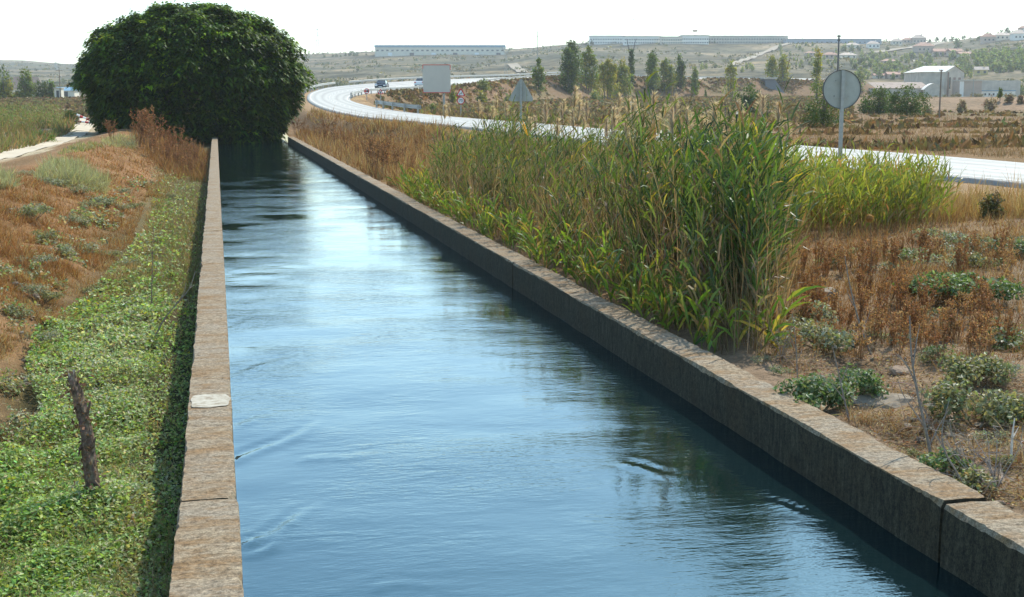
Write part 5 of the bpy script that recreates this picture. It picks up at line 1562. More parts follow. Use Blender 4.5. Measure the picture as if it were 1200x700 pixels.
house('small pale house between the two bushes and the hill', 1030, 92, 12, 6, M_cream, M_roof, 0, False, 2)
house('yellow walled house right of the factory', 1149, 88, 14, 10, simple('yellow_render', (.55, .42, .17), .9), M_roofp, -.2, False, 2)
# farm shed on the left
def farm():
    D = 400
    p = at_depth(31, 113, D); z = float(terrain(p[0], p[1]))
    root = thing('farm_shed', 'long brown roofed farm shed among trees at the left', 'shed', (p[0], p[1], z), FACE + .25)
    g = Geo(); box(g, -4.5, 4.5, 0, 7, -1, 2.6); part('wall', g, M_cream, root)
    g = Geo(); v = [(-5, -.5, 2.6), (5, -.5, 2.6), (5, 7.5, 2.6), (-5, 7.5, 2.6), (-3.6, 3.5, 6), (3.2, 3.5, 6)]
    g.add(v, [(0, 1, 5, 4), (2, 3, 4, 5), (3, 2, 1, 0)], [(1, 2, 5), (3, 0, 4)]); part('roof', g, simple('brown_tile', (.21, .16, .13), .9, 0, 1, .2), root)
    for k in (-2.5, 0, 2.5):
        g = Geo(); box(g, k - .5, k + .5, -.05, .05, 1, 2); part('window', g, M_glass, root)
    p = at_depth(76, 112, 520); z = float(terrain(p[0], p[1]))
    root = thing('blue_roofed_shed', 'low shed with a blue metal roof behind the telegraph pole', 'shed', (p[0], p[1], z), FACE)
    g = Geo(); box(g, -3.6, 3.6, 0, 6, -1, 2.2); part('wall', g, M_tan, root)
    g = Geo(); g.add([(-4, -.4, 2.2), (4, -.4, 2.2), (4, 6.4, 2.2), (-4, 6.4, 2.2), (-4, 3, 3.6), (4, 3, 3.6)], [(0, 1, 5, 4), (2, 3, 4, 5), (3, 2, 1, 0)], [(1, 2, 5), (3, 0, 4)]); part('roof', g, M_bluec, root)
    g = Geo(); box(g, -1.2, 1.2, -.06, .05, -.2, 1.9); part('door', g, M_frame, root)
    p = at_depth(68, 117, 320); z = float(terrain(p[0], p[1]))
    root = thing('farm_hut', 'small tan hut at the foot of the telegraph pole', 'hut', (p[0], p[1], z), FACE)
    g = Geo(); box(g, -.8, .8, 0, 2, -.5, 2.3); part('wall', g, M_tan, root)
    g = Geo(); box(g, -1, 1, -.2, 2.2, 2.31, 2.5); part('roof', g, M_greyc, root)
    g = Geo(); box(g, -.3, .3, -.05, .04, 0, 1.8); part('door', g, M_frame, root)
farm()
def warehouse():
    x, y, z, D = ground_hit(516, 64.5, 900)
    W_ = 150 * D / F; H_ = 12 * D / F
    root = thing('warehouse', 'long tan warehouse with a blue roof band on the ridge', 'warehouse', (x, y, z - 1), FACE)
    g = Geo(); box(g, -W_ / 2, W_ / 2, 0, 60, -5, H_ * .82); part('wall', g, M_tan, root)
    g = Geo(); box(g, -W_ / 2 - .5, W_ / 2 + .5, -.5, 60.5, H_ * .82 + .01, H_ + .3); part('roof', g, M_bluec, root)
    for k in range(26):
        cx_ = -W_ / 2 + W_ * (k + .5) / 26
        g = Geo(); box(g, cx_ - 1.1, cx_ + 1.1, -.2, .1, H_ * .45, H_ * .58); part('window', g, M_glass, root)
    for k in range(6):
        cx_ = -W_ / 2 + W_ * (k + .7) / 6
        g = Geo(); box(g, cx_ - 2, cx_ + 2, -.25, .1, 0, H_ * .3); part('loading_door', g, M_frame if k % 2 else M_white, root)
warehouse()
def block(label, px, py, wpx, hpx, wallm, nb, rows, rz=0):
    x, y, z, D = ground_hit(px, py, 900)
    W_, H_ = wpx * D / F, hpx * D / F
    root = thing('terraced_block', label, 'building', (x, y, z - .8), FACE + rz, 'long pale blocks on the ridge')
    g = Geo(); box(g, -W_ / 2, W_ / 2, 0, 14, -6, H_); part('wall', g, wallm, root)
    g = Geo(); box(g, -W_ / 2 - .3, W_ / 2 + .3, -.3, 14.3, H_ + .01, H_ + .7); part('roof', g, M_greyc, root)
    wm = Geo(); box(wm, -.6, .6, -.15, .1, 0, 1.0); me = wm.mesh('window', [M_glass])
    for r_ in range(rows):
        for k in range(nb):
            link('window', me, root, (-W_ / 2 + W_ * (k + .5) / nb, 0, H_ * (.2 + .38 * r_)))
block('pale grey block at the left end of the ridge blocks', 711, 52, 40, 10, M_whiter, 14, 2)
block('white block left of the cream one on the ridge', 752, 52, 42, 9.5, M_whiter, 16, 2)
block('cream block in the middle of the ridge blocks', 786, 52, 24, 9, M_cream, 9, 2)
block('pale block beneath the rooftop billboard', 813, 52, 32, 10.5, M_whiter, 12, 2)
block('long grey block at the right end of the ridge blocks', 875, 51.5, 92, 9.5, M_greyc, 30, 2)
block('far bluish low block running on behind the hillside trees', 975, 50.5, 110, 5, simple('blue_grey_cladding', (.30, .35, .40), .8), 20, 1)
def factory():
    x, y, z, D = ground_hit(1112, 113.2, 380)
    D = max(D, 420)
    p = at_depth(1105, 113, D); z = float(terrain(p[0], p[1]))
    s = D / F
    root = thing('old_factory', 'old grey factory hall with a gabled pale roof', 'factory', (p[0], p[1], z - .3), FACE)
    # long side on the left, gable end on the right; turned a little to the view
    L0, L1, R1 = (1080 - 1105) * s, (1106 - 1105) * s, (1135 - 1105) * s
    base = 16 * s
    h_e, h_r = 29 * s, 36 * s
    g = Geo()
    v = [(L0, 3, -1), (L1, 0, -1), (R1, 6, -1), (L0, 3, h_e), (L1, 0, h_e), (R1, 6, h_e), ((L1 + R1) / 2, 3, h_r), (L0, 22, -1), (R1, 24, -1), (L0, 22, h_e), (R1, 24, h_e)]
    g.add(v, [(0, 1, 4, 3), (1, 2, 5, 4), (2, 8, 10, 5), (7, 0, 3, 9), (8, 7, 9, 10)], [(4, 5, 6)])
    part('wall', g, M_greyc, root)
    g = Geo()
    a = [(L0 - .5, 2.5, h_e + .1), (L1, -.5, h_e + .1), ((L1 + R1) / 2, 2.6, h_r + .15), (L0 + 9 * s, 8, h_r + .15), (L0 - .5, 22, h_e + .1), ((L1 + R1) / 2, 22, h_r + .15), (R1 + .4, 6, h_e + .1), (R1 + .4, 24, h_e + .1)]
    g.add(a, [(0, 1, 2, 3), (2, 6, 7, 5), (3, 2, 5, 4)], [(0, 3, 4)])
    part('roof', g, M_whiter, root)
    for k in range(3):
        g = Geo(); x0 = L1 + (R1 - L1) * (.18 + .26 * k); yk = 6 * (.18 + .26 * k)
        g.add([(x0, yk - .1, h_e * .35), (x0 + .14 * (R1 - L1), yk + .74, h_e * .35), (x0 + .14 * (R1 - L1), yk + .74, h_e * .8), (x0, yk - .1, h_e * .8)], [(0, 1, 2, 3)])
        part('window', g, M_greyd if k else M_glass, root)
    g = Geo(); box(g, L1 + 1, L1 + 1.5, -.2, 0.1, 0, h_e); part('drainpipe', g, M_greyd, root)
    p = at_depth(1137, 115, D - 10); z = float(terrain(p[0], p[1]))
    root = thing('flat_roofed_store', 'small flat roofed tan block right of the factory hall', 'building', (p[0], p[1], z - .3), FACE)
    g = Geo(); box(g, -12.5 * s, 12.5 * s, 0, 8, -1, 19 * s); part('wall', g, simple('tan_block_wall', (.46, .36, .28), .9, 0, .5, .12), root)
    g = Geo(); box(g, -13 * s, 13 * s, -.3, 8.3, 19 * s + .01, 20.5 * s); part('roof', g, M_greyc, root)
    g = Geo(); box(g, -12.52 * s, -8 * s, -.12, .1, 0, 19 * s - .1); part('corner_panel', g, M_whiter, root)
    g = Geo(); box(g, 2 * s, 6 * s, -.1, .1, 0, 6 * s); part('door', g, M_greyd, root)
    p = at_depth(1066, 114, D - 16); z = float(terrain(p[0], p[1]))
    root = thing('long_shed', 'long low shed with a brown corrugated roof before the factory', 'shed', (p[0], p[1], z - .3), FACE)
    g = Geo(); box(g, -38 * s, 22 * s, 0, 10, -1, 11 * s); part('wall', g, M_greyc, root)
    g = Geo(); g.add([(-39 * s, -.5, 11 * s), (22.5 * s, -.5, 11 * s), (22.5 * s, 10, 18 * s), (-39 * s, 10, 18 * s)], [(0, 1, 2, 3)]); part('roof', g, M_greyd, root)
    for k in range(6):
        g = Geo(); x0 = (-34 + 9 * k) * s; box(g, x0, x0 + 4 * s, -.1, .1, 3 * s, 7 * s); part('window', g, M_glass, root)
    g = Geo()
    p = at_depth(1094, 114, D - 20); z = float(terrain(p[0], p[1]))
    root = thing('vaulted_shed', 'pale shed with a curved roof before the factory hall', 'shed', (p[0], p[1], z - .3), FACE)
    prof = [(-11.5 * s + 23 * s * t, 9 * s + 7 * s * math.sin(math.pi * t)) for t in np.linspace(0, 1, 11)]
    v = [(a, 0, b) for a, b in prof] + [(a, 3.5, b) for a, b in prof]
    g.add(v, [(i, i + 1, i + 12, i + 11) for i in range(10)]); part('roof', g, M_whiter, root)
    g = Geo(); g.add([(-11.5 * s, .1, -1)] + [(a, .1, b) for a, b in prof] + [(11.5 * s, .1, -1)], None, [(0, i, i + 1) for i in range(1, 12)]); part('wall', g, M_greyc, root)
    p = at_depth(1168, 115, D + 15); z = float(terrain(p[0], p[1]))
    root = thing('white_shed', 'long low white shed right of the tan block', 'shed', (p[0], p[1], z - .3), FACE)
    g = Geo(); box(g, -18 * s, 22 * s, 0, 8, -1, 8 * s); part('wall', g, M_whiter, root)
    g = Geo(); box(g, -18.5 * s, 22.5 * s, -.3, 8.3, 8 * s + .01, 9 * s); part('roof', g, M_bluec, root)
    for k in range(7):
        g = Geo(); x0 = (-15 + 5 * k) * s; box(g, x0, x0 + 2 * s, -.1, .1, 3 * s, 5.5 * s); part('window', g, M_glass, root)
    # grey boundary wall behind
    p = at_depth(1160, 99, D + 60); z = float(terrain(p[0], p[1]))
    g = Geo(); box(g, -26 * s, 40 * s, 0, .4, -1, max(3, p[2] - z + 1.5))
    root = thing('boundary_wall', 'grey boundary wall behind the white shed', 'wall', (p[0], p[1], z), FACE)
    part('panel', g, M_greyc, root)
    # dark concrete underpass at the embankment end
    x, y, z, D2 = ground_hit(912, 111, 200)
    s2_ = D2 / F
    root = thing('underpass', 'dark concrete underpass in the end of the red embankment', 'underpass', (x, y, z), FACE + .15)
    g = Geo(); g.add([(-14 * s2_, 0, -.5), (10 * s2_, 0, -.5), (-2 * s2_, 2, 17 * s2_), (-14 * s2_, 2, 17 * s2_), (-14 * s2_, 6, -.5), (10 * s2_, 6, -.5), (-2 * s2_, 6, 17 * s2_), (-14 * s2_, 6, 17 * s2_)],
                     [(0, 1, 2, 3), (1, 5, 6, 2), (4, 0, 3, 7), (3, 2, 6, 7)]); part('wing_wall', g, simple('dark_concrete', (.14, .14, .14), .9), root)
    g = Geo(); box(g, -16 * s2_, 0, 1.4, 6, 17 * s2_ + .01, 19 * s2_); part('parapet', g, M_greyc, root)
factory()

# ------------------------------------------------------------------ poles, pylons
def pole(label, px, ytop, ybase, D, wpx=1.6, arms=(), mat=None, name='utility_pole', lean=0):
    p = at_depth(px, ybase, D); z = float(terrain(p[0], p[1]))
    top = at_depth(px + lean, ytop, D)
    h = top[2] - z; r = wpx * D / F / 2
    root = thing(name, label, 'pole', (p[0], p[1], z), FACE)
    g = Geo(); lx = lean * D / F
    tube(g, [(0, 0, -.5), (lx * .5, 0, h * .5), (lx, 0, h)], [r, r * .85, r * .7], 8); part('shaft', g, mat or M_wood, root)
    for dy, wd in arms:
        zz = h - dy * D / F; ww = wd * D / F / 2
        g = Geo(); box(g, lx - ww, lx + ww, -r * .5, r * .5, zz - r * .5, zz + r * .5); a_ = part('crossarm', g, mat or M_wood, root)
        for s in (-.9, 0, .9):
            g = Geo(); lathe(g, [(r * .35, 0), (r * .5, r * .4), (r * .3, r * 1.1), (.001, r * 1.3)], 8, c=(lx + ww * s, 0, zz + r * .5)); part('insulator', g, M_white, a_)
    return root
pole('dark utility pole behind the round sign', 981.5, 41, 92, 300, 2.6, ((2, 4), (6, 3.2)), M_frame)
pole('wooden pole before the old factory', 1100.5, 82, 141, 125, 2.0, ((1, 4),), M_wood)
pole('slim post at the corner of the tan block', 1140, 92, 117, 350, 1.2, (), M_steel)
pole('short post in the field below the round bush', 850, 122, 132, 110, 1.4, (), M_frame, 'field_post')
pole('telegraph pole with a crossarm left of the big tree', 71, 82, 118, 320, 1.2, ((1, 9), (8, 4)), M_wood)
pole('far utility pole with a crossarm left of the poplars', 630, 37, 72, 520, 1.2, ((.5, 4), (6, 3)), M_steel)
def lattice(label, px, ytop, ybase, D, wpx, arms, yfork=None, mat=None):
    p = at_depth(px, ybase, D); z = float(terrain(p[0], p[1]))
    top = at_depth(px, ytop, D); h = top[2] - z
    s = D / F; b = wpx * s / 2; t = b * .35; r = max(.04, (.2 if D < 700 else .12) * s)
    mat = mat or M_steel
    root = thing('pylon', label, 'pylon', (p[0], p[1], z), FACE)
    g = Geo(); hb = h if yfork is None else h * yfork
    cor = [(-1, -1), (1, -1), (1, 1), (-1, 1)]
    for cx_, cy_ in cor:
        tube(g, [(cx_ * b, cy_ * b, -.5), (cx_ * t, cy_ * t, hb)], r, 4)
    nb = 8
    for k in range(nb):
        z0, z1 = hb * k / nb, hb * (k + 1) / nb
        w0, w1 = b + (t - b) * k / nb, b + (t - b) * (k + 1) / nb
        for i in range(4):
            a, c = cor[i], cor[(i + 1) % 4]
            tube(g, [(a[0] * w0, a[1] * w0, z0), (c[0] * w1, c[1] * w1, z1)], r * .6, 3, cap=False)
            tube(g, [(c[0] * w0, c[1] * w0, z0), (a[0] * w1, a[1] * w1, z1)], r * .6, 3, cap=False)
    part('tower_frame', g, mat, root)
    if yfork is not None:
        for sgn in (-1, 1):
            g = Geo(); ww = arms[0][1] * s / 2
            for o_ in (-1, 1):
                tube(g, [(o_ * t, 0, hb), (sgn * ww * .8 + o_ * t * .4, 0, h * .93), (sgn * ww, 0, h)], [r * 1.3, r, r * .7], 4)
            part('fork_arm', g, mat, root)
        arms = arms[1:]
    for dy, wd in arms:
        zz = h - dy * s; ww = wd * s / 2
        g = Geo(); tube(g, [(-ww, 0, zz), (0, 0, zz + .4 * s), (ww, 0, zz)], r, 4); tube(g, [(-ww, 0, zz), (ww, 0, zz)], r, 4)
        part('crossarm', g, mat, root)
lattice('forked lattice pylon rising behind the poplar row', 739.5, 45, 76, 430, 3.2, [(0, 11), (13, 7)], .62, M_frame)
lattice('lattice pylon with a forked head right of the warehouse', 593, 54, 86, 620, 4.5, [(0, 10), (4, 8)], .82)
lattice('faint lattice pylon on the skyline right of the big tree', 372.5, 33, 66, 1850, 3.2, [(2, 5), (8, 6), (14, 5)])
lattice('very faint mast on the ridge left of the far utility pole', 618.5, 30, 58, 1550, 1.2, [(2, 2.5)])
lattice('very faint mast above the pale ridge blocks', 742, 20, 43, 1700, 1.0, [(3, 3)])
lattice('faint pylon on the far ridge behind the telegraph pole', 66.5, 73, 100, 1500, 3.4, [(1, 7), (5, 5)])
def roof_billboard():
    x, y, z, D = ground_hit(816, 52, 900); s = D / F
    root = thing('rooftop_billboard', 'tiny billboard on a mast above the ridge blocks', 'billboard', (x, y + 7, z), FACE)
    g = Geo(); tube(g, [(0, 0, 0), (0, 0, 15 * s)], .35, 6); part('mast', g, M_steel, root)
    g = Geo(); box(g, -3 * s, 3 * s, -.4, .2, 14.3 * s, 17 * s); part('panel', g, M_pink, root)
roof_billboard()

# ------------------------------------------------------------------ road signs
def disc(g, r, y0, y1, c=(0, 0), n=40, mi=0):
    a = np.linspace(0, 2 * np.pi, n, endpoint=False)
    f_ = [(c[0] + r * math.cos(x), y0, c[1] + r * math.sin(x)) for x in a]; b_ = [(p[0], y1, p[2]) for p in f_]
    v = f_ + b_ + [(c[0], y0, c[1]), (c[0], y1, c[1])]
    q = [(i, (i + 1) % n, n + (i + 1) % n, n + i) for i in range(n)]
    t = [(2 * n, (i + 1) % n, i) for i in range(n)] + [(2 * n + 1, n + i, n + (i + 1) % n) for i in range(n)]
    g.add(v, q, t, mi=mi); return g
def ringd(g, r0, r1, y0, y1, c=(0, 0), n=40):
    a = np.linspace(0, 2 * np.pi, n, endpoint=False)
    V = []
    for r_, y_ in ((r1, y0), (r1, y1), (r0, y1), (r0, y0)):
        V += [(c[0] + r_ * math.cos(x), y_, c[1] + r_ * math.sin(x)) for x in a]
    q = [(k * n + i, k * n + (i + 1) % n, ((k + 1) % 4) * n + (i + 1) % n, ((k + 1) % 4) * n + i) for k in range(4) for i in range(n)]
    g.add(V, q); return g
def tri(g, S, y0, y1, c=(0, 0), rnd=.08, mi=0):
    """triangle with rounded corners, point up, side S, centred on c"""
    h = S * math.sqrt(3) / 2; P = []
    cs = [(-S / 2, -h / 3), (S / 2, -h / 3), (0, 2 * h / 3)]
    r_ = rnd * S
    for (x, z), a0 in zip(cs, (210, 330, 90)):
        L = math.hypot(x, z); k = (L - 2 * r_) / L
        for da in (-60, -30, 0, 30, 60):
            a = math.radians(a0 + da); P.append((c[0] + x * k + r_ * math.cos(a), c[1] + z * k + r_ * math.sin(a)))
    n = len(P)
    v = [(x, y0, z) for x, z in P] + [(x, y1, z) for x, z in P] + [(c[0], y0, c[1]), (c[0], y1, c[1])]
    q = [(i, (i + 1) % n, n + (i + 1) % n, n + i) for i in range(n)]
    t = [(2 * n, (i + 1) % n, i) for i in range(n)] + [(2 * n + 1, n + i, n + (i + 1) % n) for i in range(n)]
    g.add(v, q, t, mi=mi); return g
def post_box(g, w, y0, y1, z0, z1):
    box(g, -w / 2, w / 2, y0, y1, z0, z1); return g
def sign_root(name, label, cat, px, yc, D, rz=0):
    c = at_depth(px, yc, D); z = float(terrain(c[0], c[1]))
    return thing(name, label, cat, (c[0], c[1], z), FACE + rz), c[2] - z
def back_signs():
    D = 36; root, hc = sign_root('round_road_sign', 'grey back of a round road sign on a post beside the reeds', 'road sign', 986.5, 105, D, .06)
    r_ = 22.2 * D / F
    g = Geo(); disc(g, r_, 0, .03, (0, hc)); pl = part('sign_plate', g, M_signback, root)
    g = Geo(); ringd(g, r_ - .012, r_ + .006, -.018, .032, (0, hc)); part('rim', g, M_frame, pl)
    g = Geo(); post_box(g, .085, -.10, -.004, -.6, hc + r_ * .98); part('post', g, M_steel, root)
    for a, b in ((-.17, .22), (-.2, -.17), (.16, -.19), (.19, -.19)):
        g = Geo(); disc(g, .014, -.012, 0, (a, hc + b), 10); part('bolt', g, M_frame, root)
    for dz in (-.2, .2):
        g = Geo(); box(g, -.20, .20, -.016, -.003, hc + dz - .02, hc + dz + .02); part('bracket', g, M_signback, root)
    D = 46; root, hc = sign_root('triangular_road_sign', 'grey back of a triangular road sign on a post behind the reeds', 'road sign', 610.5, 109.5, D, -.05)
    S = 32 * D / F
    g = Geo(); tri(g, S, 0, .03, (0, hc)); pl = part('sign_plate', g, M_signback, root)
    g = Geo(); post_box(g, .075, -.09, -.004, -.5, hc + S * .5); part('post', g, M_steel, root)
    for dz in (-.12, .18):
        g = Geo(); box(g, -.2 + abs(dz) * .4, .2 - abs(dz) * .4, -.016, -.003, hc + dz - .02, hc + dz + .02); part('bracket', g, M_signback, root)
    for a in (-.18, .2):
        g = Geo(); disc(g, .013, -.012, 0, (a, hc - .06), 10); part('bolt', g, M_frame, root)
back_signs()
def text_part(txt, size, loc, parent, mat, name='lettering'):
    cu = bpy.data.curves.new(name, 'FONT'); cu.body = txt; cu.size = size; cu.extrude = .004; cu.align_x = 'CENTER'; cu.align_y = 'CENTER'
    tmp = bpy.data.objects.new('tmp', cu)
    COL.objects.link(tmp)
    dg = bpy.context.evaluated_depsgraph_get()
    me = bpy.data.meshes.new_from_object(tmp.evaluated_get(dg))
    bpy.data.objects.remove(tmp)
    me.materials.clear(); me.materials.append(mat)
    o = link(name, me, parent, loc); o.rotation_euler = (math.pi / 2, 0, 0)
    return o
def front_signs():
    D = 128; root, hc = sign_root('warning_sign', 'red bordered double bend warning triangle above a round 70 limit sign', 'road sign', 540, 113, D)
    s = D / F
    g = Geo(); zt = hc + 3.3 * s; S = 11.6 * s
    g = Geo(); tri(g, S, -.03, 0, (0, zt)); t_ = part('triangle_plate', g, M_red, root)
    g = Geo(); tri(g, S * .66, -.040, -.031, (0, zt)); part('triangle_face', g, M_white, t_)
    g = Geo(); k = S * .13
    pts = [(-k * .9, -.046, zt - k * 1.35), (-k * .9, -.046, zt - k * .35), (k * .5, -.046, zt - k * .1), (k * .5, -.046, zt + k * .9)]
    tube(g, pts, k * .28, 5); part('bend_symbol', g, M_black, t_)
    zc = hc - 5.0 * s; r_ = 4.4 * s
    g = Geo(); disc(g, r_, -.03, 0, (0, zc)); d_ = part('limit_plate', g, M_red, root)
    g = Geo(); disc(g, r_ * .76, -.040, -.031, (0, zc)); part('limit_face', g, M_white, d_)
    text_part('70', r_ * 1.05, (0, -.046, zc), d_, M_black)
    g = Geo(); post_box(g, .09, .004, .09, -.5, zt + S * .4); part('post', g, M_steel, root)
    D = 172; root, hc = sign_root('round_road_sign', 'small round red ringed no overtaking sign at the bend', 'road sign', 429.7, 107, D)
    s = D / F; r_ = 3.1 * s
    g = Geo(); disc(g, r_, -.03, 0, (0, hc)); d_ = part('sign_plate', g, M_red, root)
    g = Geo(); disc(g, r_ * .74, -.040, -.031, (0, hc)); part('sign_face', g, M_white, d_)
    for sgn, m_ in ((-1, M_red), (1, M_black)):
        g = Geo(); box(g, sgn * r_ * .3 - .14, sgn * r_ * .3 + .14, -.05, -.042, hc - .10, hc + .05); box(g, sgn * r_ * .3 - .09, sgn * r_ * .3 + .09, -.05, -.042, hc + .051, hc + .13); part('car_symbol', g, m_, d_)
    g = Geo(); post_box(g, .09, .004, .09, -.5, hc + r_ * .5); part('post', g, M_steel, root)
    D = 165; root, hc = sign_root('warning_sign', 'small red bordered warning triangle in front of the dark car', 'road sign', 446, 108.3, D)
    s = D / F; S = 7.4 * s
    g = Geo(); tri(g, S, -.03, 0, (0, hc)); t_ = part('triangle_plate', g, M_red, root)
    g = Geo(); tri(g, S * .62, -.040, -.031, (0, hc)); part('triangle_face', g, M_white, t_)
    g = Geo(); tube(g, [(-.02, -.046, hc - .12), (0, -.046, hc + .02), (.02, -.046, hc + .10)], .055, 5); part('bend_symbol', g, M_black, t_)
    g = Geo(); post_box(g, .09, .004, .09, -.5, hc + S * .3); part('post', g, M_steel, root)
    D = 118; root, hc = sign_root('blank_panel', 'large blank grey panel with red corner trim on a post', 'billboard', 511.7, 92.5, D, -.04)
    s = D / F; a = 16.2 * s
    g = Geo(); box(g, -a, a, -.05, .05, hc - a, hc + a); pl = part('panel', g, M_panel, root)
    def strip(x0, x1, z0, z1):
        g = Geo(); box(g, x0, x1, -.06, -.051, hc + z0, hc + z1); part('trim', g, M_red, pl)
    w_ = .055
    strip(-a, a, a - w_, a); strip(-a, a, -a, -a + w_)
    strip(-a, -a + w_, a * .7, a - w_ - .002); strip(a - w_, a, a * .62, a - w_ - .002)
    strip(-a, -a + w_, -a + w_ + .002, -a * .72); strip(a - w_, a, -a + w_ + .002, -a * .72)
    for x_ in (.5 * a,):
        g = Geo(); box(g, x_ - .09, x_ + .09, .052, .2, -.6, hc + a * .8); part('post', g, M_steel, root)
    for z_ in (-.5, .5):
        g = Geo(); box(g, -a * .95, a * .95, .0515, .09, hc + z_ * a - .04, hc + z_ * a + .04); part('bracket', g, M_steel, root)
    p = at_depth(737.5, 131, 95); z = float(terrain(p[0], p[1]))
    root = thing('marker_post', 'small pale blue marker plate on a post in the field', 'marker', (p[0], p[1], z), FACE)
    g = Geo(); tube(g, [(0, 0, -.3), (0, 0, max(.4, EYE - z + (113 - 128) * 95 / F))], .04, 6); part('post', g, M_steel, root)
    zt = EYE - z + (113 - 120) * 95 / F
    g = Geo(); box(g, -.14, .14, -.06, -.042, zt - .16, zt + .05); part('plate', g, simple('pale_blue_plate', (.45, .55, .6), .5), root)
    g = Geo(); tube(g, [(0, 0, -.3), (0, 0, zt + .04)], .035, 6); part('stem', g, M_steel, root)
front_signs()

# ------------------------------------------------------------------ cars
def car(label, pos, rz, paint):
    root = thing('car', label, 'car', pos, rz)
    Lc, Wc = 4.3, 1.76
    g = Geo()
    # side profile lofted across the width with rounded shoulders (front is -y)
    prof = [(-2.15, .35), (-2.15, .62), (-2.0, .80), (-1.2, .95), (1.75, 1.0), (2.1, .92), (2.15, .4), (1.9, .28), (-1.9, .26)]
    secs = [(-.88, .93, .03), (-.80, 1, 0), (.80, 1, 0), (.88, .93, .03)]
    n = len(prof); V = []
    for x, k, dz in secs:
        V += [(x, y * k, z * (1 if k == 1 else .97) + dz) for y, z in prof]
    q = [(s * n + i, (s + 1) * n + i, (s + 1) * n + (i + 1) % n, s * n + (i + 1) % n) for s in range(3) for i in range(n)]
    t = [(0, i, i + 1) for i in range(1, n - 1)] + [(3 * n, 3 * n + i + 1, 3 * n + i) for i in range(1, n - 1)]
    g.add(V, q, t); part('body', g, paint, root, False)
    g = Geo()
    v = [(-.74, -1.25, .96), (.74, -1.25, .96), (.74, 1.75, .99), (-.74, 1.75, .99), (-.58, -.45, 1.46), (.58, -.45, 1.46), (.58, 1.15, 1.47), (-.58, 1.15, 1.47)]
    g.add(v, BOXF); part('cabin', g, M_glass, root)
    g = Geo(); box(g, -.57, .57, -.47, 1.17, 1.465, 1.50); part('roof', g, paint, root)
    for nm, y0, y1, z0, z1, sc in (('windscreen', -1.24, -.47, .985, 1.45, -1), ('rear_window', 1.74, 1.17, 1.01, 1.45, 1)):
        g = Geo(); o_ = .012 * sc
        g.add([(-.66, y0 + o_, z0), (.66, y0 + o_, z0), (.54, y1 + o_, z1), (-.54, y1 + o_, z1)], [(0, 1, 2, 3)]); part(nm, g, M_glass, root)
    for sx in (-1, 1):
        for y_ in (-1.35, 1.35):
            g = Geo(); a = [(sx * .80, 0), (sx * .90, 0)]
            ang_ = np.linspace(0, 2 * np.pi, 18, endpoint=False)
            V = [(xx, y_ + r_ * math.sin(k), .32 + r_ * math.cos(k)) for xx, r_ in ((sx * .68, .32), (sx * .90, .32), (sx * .905, .2)) for k in ang_]
            q = [(r * 18 + i, r * 18 + (i + 1) % 18, (r + 1) * 18 + (i + 1) % 18, (r + 1) * 18 + i) for r in range(2) for i in range(18)]
            g.add(V, q); w = part('wheel', g, M_tyre, root)
            g = Geo(); V = [(sx * .907, y_ + .2 * math.sin(k), .32 + .2 * math.cos(k)) for k in ang_] + [(sx * .90, y_, .32)]
            g.add(V, None, [(18, i, (i + 1) % 18) for i in range(18)]); part('rim', g, M_rim, w)
        g = Geo(); box(g, sx * .62 - .17, sx * .62 + .17, -2.17, -2.06, .60, .76); part('headlight', g, M_lamp, root)
        g = Geo(); box(g, sx * .68 - .12, sx * .68 + .12, 2.07, 2.17, .68, .88); part('tail_light', g, M_red, root)
        g = Geo(); box(g, sx * .93 - .09, sx * .93 + .09, -.85, -.68, .98, 1.12); part('mirror', g, paint, root)
    g = Geo(); box(g, -.5, .5, -2.175, -2.14, .36, .54); part('grille', g, M_black, root)
    g = Geo(); box(g, -.28, .28, -2.19, -2.176, .44, .53); part('number_plate', g, M_white, root)
def cars():
    def road_at(fr, idx):
        i = int(idx * 14)
        p = RO[i] + (RI[i] - RO[i]) * fr; q = RO[i + 2] + (RI[i + 2] - RO[i + 2]) * fr
        return p + np.array([0, 0, .055]), math.atan2(q[1] - p[1], q[0] - p[0])
    best = None
    def find(px, fr):
        b = None
        for k in range(int(6.5 * 14), int(11.5 * 14)):
            p = RO[k] + (RI[k] - RO[k]) * fr
            x_, y_ = project(*p)
            if b is None or abs(x_ - px) < b[0]: b = (abs(x_ - px), k)
        return b[1] / 14
    i = find(447.5, .78); p, a = road_at(.78, i)
    car('dark car on the bend behind the small warning triangle', tuple(p), FACE - .02, M_car)
    i = find(496, .75); p, a = road_at(.75, i)
    car('white car half hidden behind the blank panel', tuple(p), a - math.pi / 2 + math.pi, M_carw)
cars()

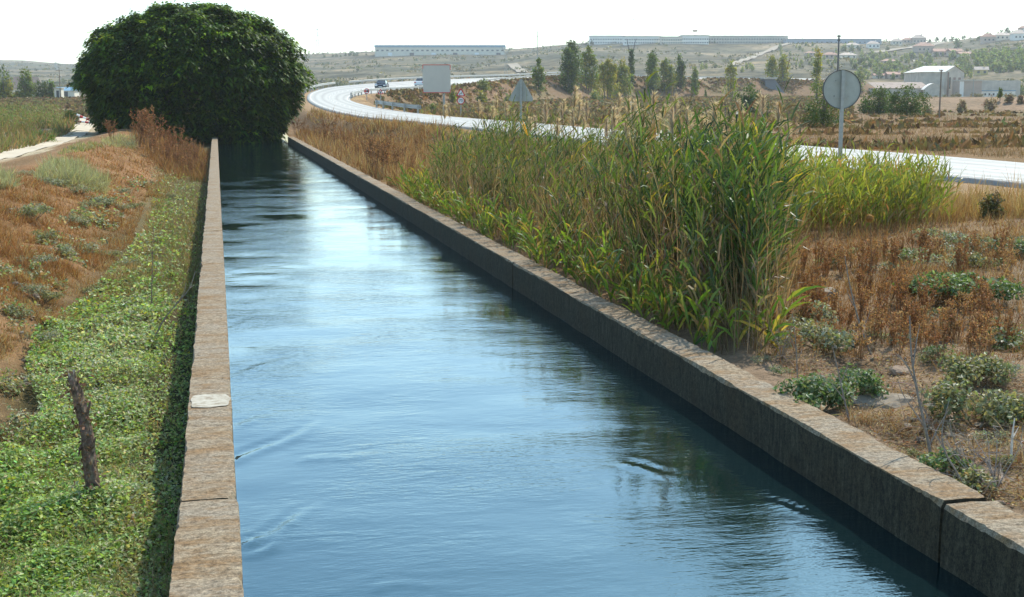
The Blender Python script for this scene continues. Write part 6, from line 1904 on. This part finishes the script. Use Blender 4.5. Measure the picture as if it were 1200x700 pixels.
# ------------------------------------------------------------------ barrier and slab beside the track
def barrier():
    D = gd_(104, 147)
    for k, (lab, a, b) in enumerate([('upper red and white striped barrier pole across the dirt track', (90, 134.5), (116, 145.5)), ('lower red and white striped barrier pole beside the track', (87, 142), (117, 145))]):
        D1 = D + 1.5 * k
        p, q = at_depth(*a, D1), at_depth(*b, D1)
        root = thing('barrier_pole', lab, 'barrier', tuple(p)); q = q - p; p = p - p
        n = 7
        for j in range(n):
            g = Geo(); tube(g, [p + (q - p) * j / n, p + (q - p) * (j + 1) / n], .075, 8); part('band', g, M_red if j % 2 else M_white, root)
        for t_ in (.08, .9):
            g = Geo(); c = p + (q - p) * t_
            zb = float(terrain(root.location[0] + c[0], root.location[1] + c[1])) - root.location[2]
            tube(g, [(c[0], c[1] + .1, zb - .2), (c[0], c[1] + .1, c[2] + .1)], .05, 6); part('support', g, M_wood, root)
    D = gd_(48, 160)
    p = at_depth(48, 157, D); z = float(terrain(p[0], p[1]))
    root = thing('stone_bench', 'grey stone slab lying in the weeds beside the track', 'slab', (p[0], p[1], z), FACE)
    s = D / F
    g = Geo(); box(g, -11 * s, 11 * s, 0, .7, .30, .46, taper=.04); part('slab_top', g, M_greyc, root)
    for x_ in (-8, 8):
        g = Geo(); box(g, (x_ - 1.5) * s, (x_ + 1.5) * s, .1, .6, -.3, .298); part('foot', g, M_greyc, root)
barrier()

# ------------------------------------------------------------------ air
def air():
    g = Geo(); box(g, -3900, 3900, -80, 3900, -62, 260)
    m, nt, out = newmat('haze_air')
    v = N(nt, 'ShaderNodeVolumePrincipled')
    v.inputs['Color'].default_value = (.88, .93, .97, 1); v.inputs['Density'].default_value = HAZE; v.inputs['Anisotropy'].default_value = .2
    nt.links.new(v.outputs[0], out.inputs['Volume'])
    tag(part('haze', g, m), 'thin pale haze over the valley', 'haze', kind='stuff')
HAZE = .00016
if HAZE: air()

# ------------------------------------------------------------------ light, camera, render
AZ, EL = math.radians(42), math.radians(47)
sdir = Vector((math.sin(AZ) * math.cos(EL), math.cos(AZ) * math.cos(EL), math.sin(EL)))
sun = bpy.data.lights.new('sun', 'SUN'); sun.energy = 2.9; sun.angle = math.radians(.5); sun.color = (1, .955, .84)
so = bpy.data.objects.new('sun', sun); COL.objects.link(so)
so.rotation_euler = sdir.to_track_quat('Z', 'Y').to_euler()
so.location = (40, 40, 80)
w = bpy.data.worlds.new('World'); scene.world = w; w.use_nodes = True
nt = w.node_tree
sky = nt.nodes.new('ShaderNodeTexSky'); sky.sky_type = 'NISHITA'; sky.sun_disc = False
sky.sun_elevation = EL; sky.sun_rotation = AZ; sky.air_density = 1.0; sky.dust_density = 1.0; sky.ozone_density = 0.15
bg = nt.nodes['Background']; bg.inputs['Strength'].default_value = .15
nt.links.new(mixc(nt, 1.0, sky.outputs[0], (.85, 1.03, 1.05), 'MULTIPLY'), bg.inputs['Color'])
cam = bpy.data.cameras.new('camera'); cam.sensor_width = 36; cam.lens = 36 * F / 1200
cam.clip_start = .1; cam.clip_end = 20000
co = bpy.data.objects.new('camera', cam); COL.objects.link(co)
co.location = (0, 0, EYE); co.rotation_euler = (math.pi / 2 - PITCH, 0, -YAW)
scene.camera = co
scene.view_settings.view_transform = 'Standard'; scene.view_settings.look = 'None'
scene.view_settings.exposure = 1.0; scene.view_settings.gamma = 1
scene.cycles.use_denoising = True
scene.cycles.max_bounces = 6; scene.cycles.transparent_max_bounces = 6; scene.cycles.volume_bounces = 1
scene.cycles.sample_clamp_indirect = 8
scene.render.film_transparent = False
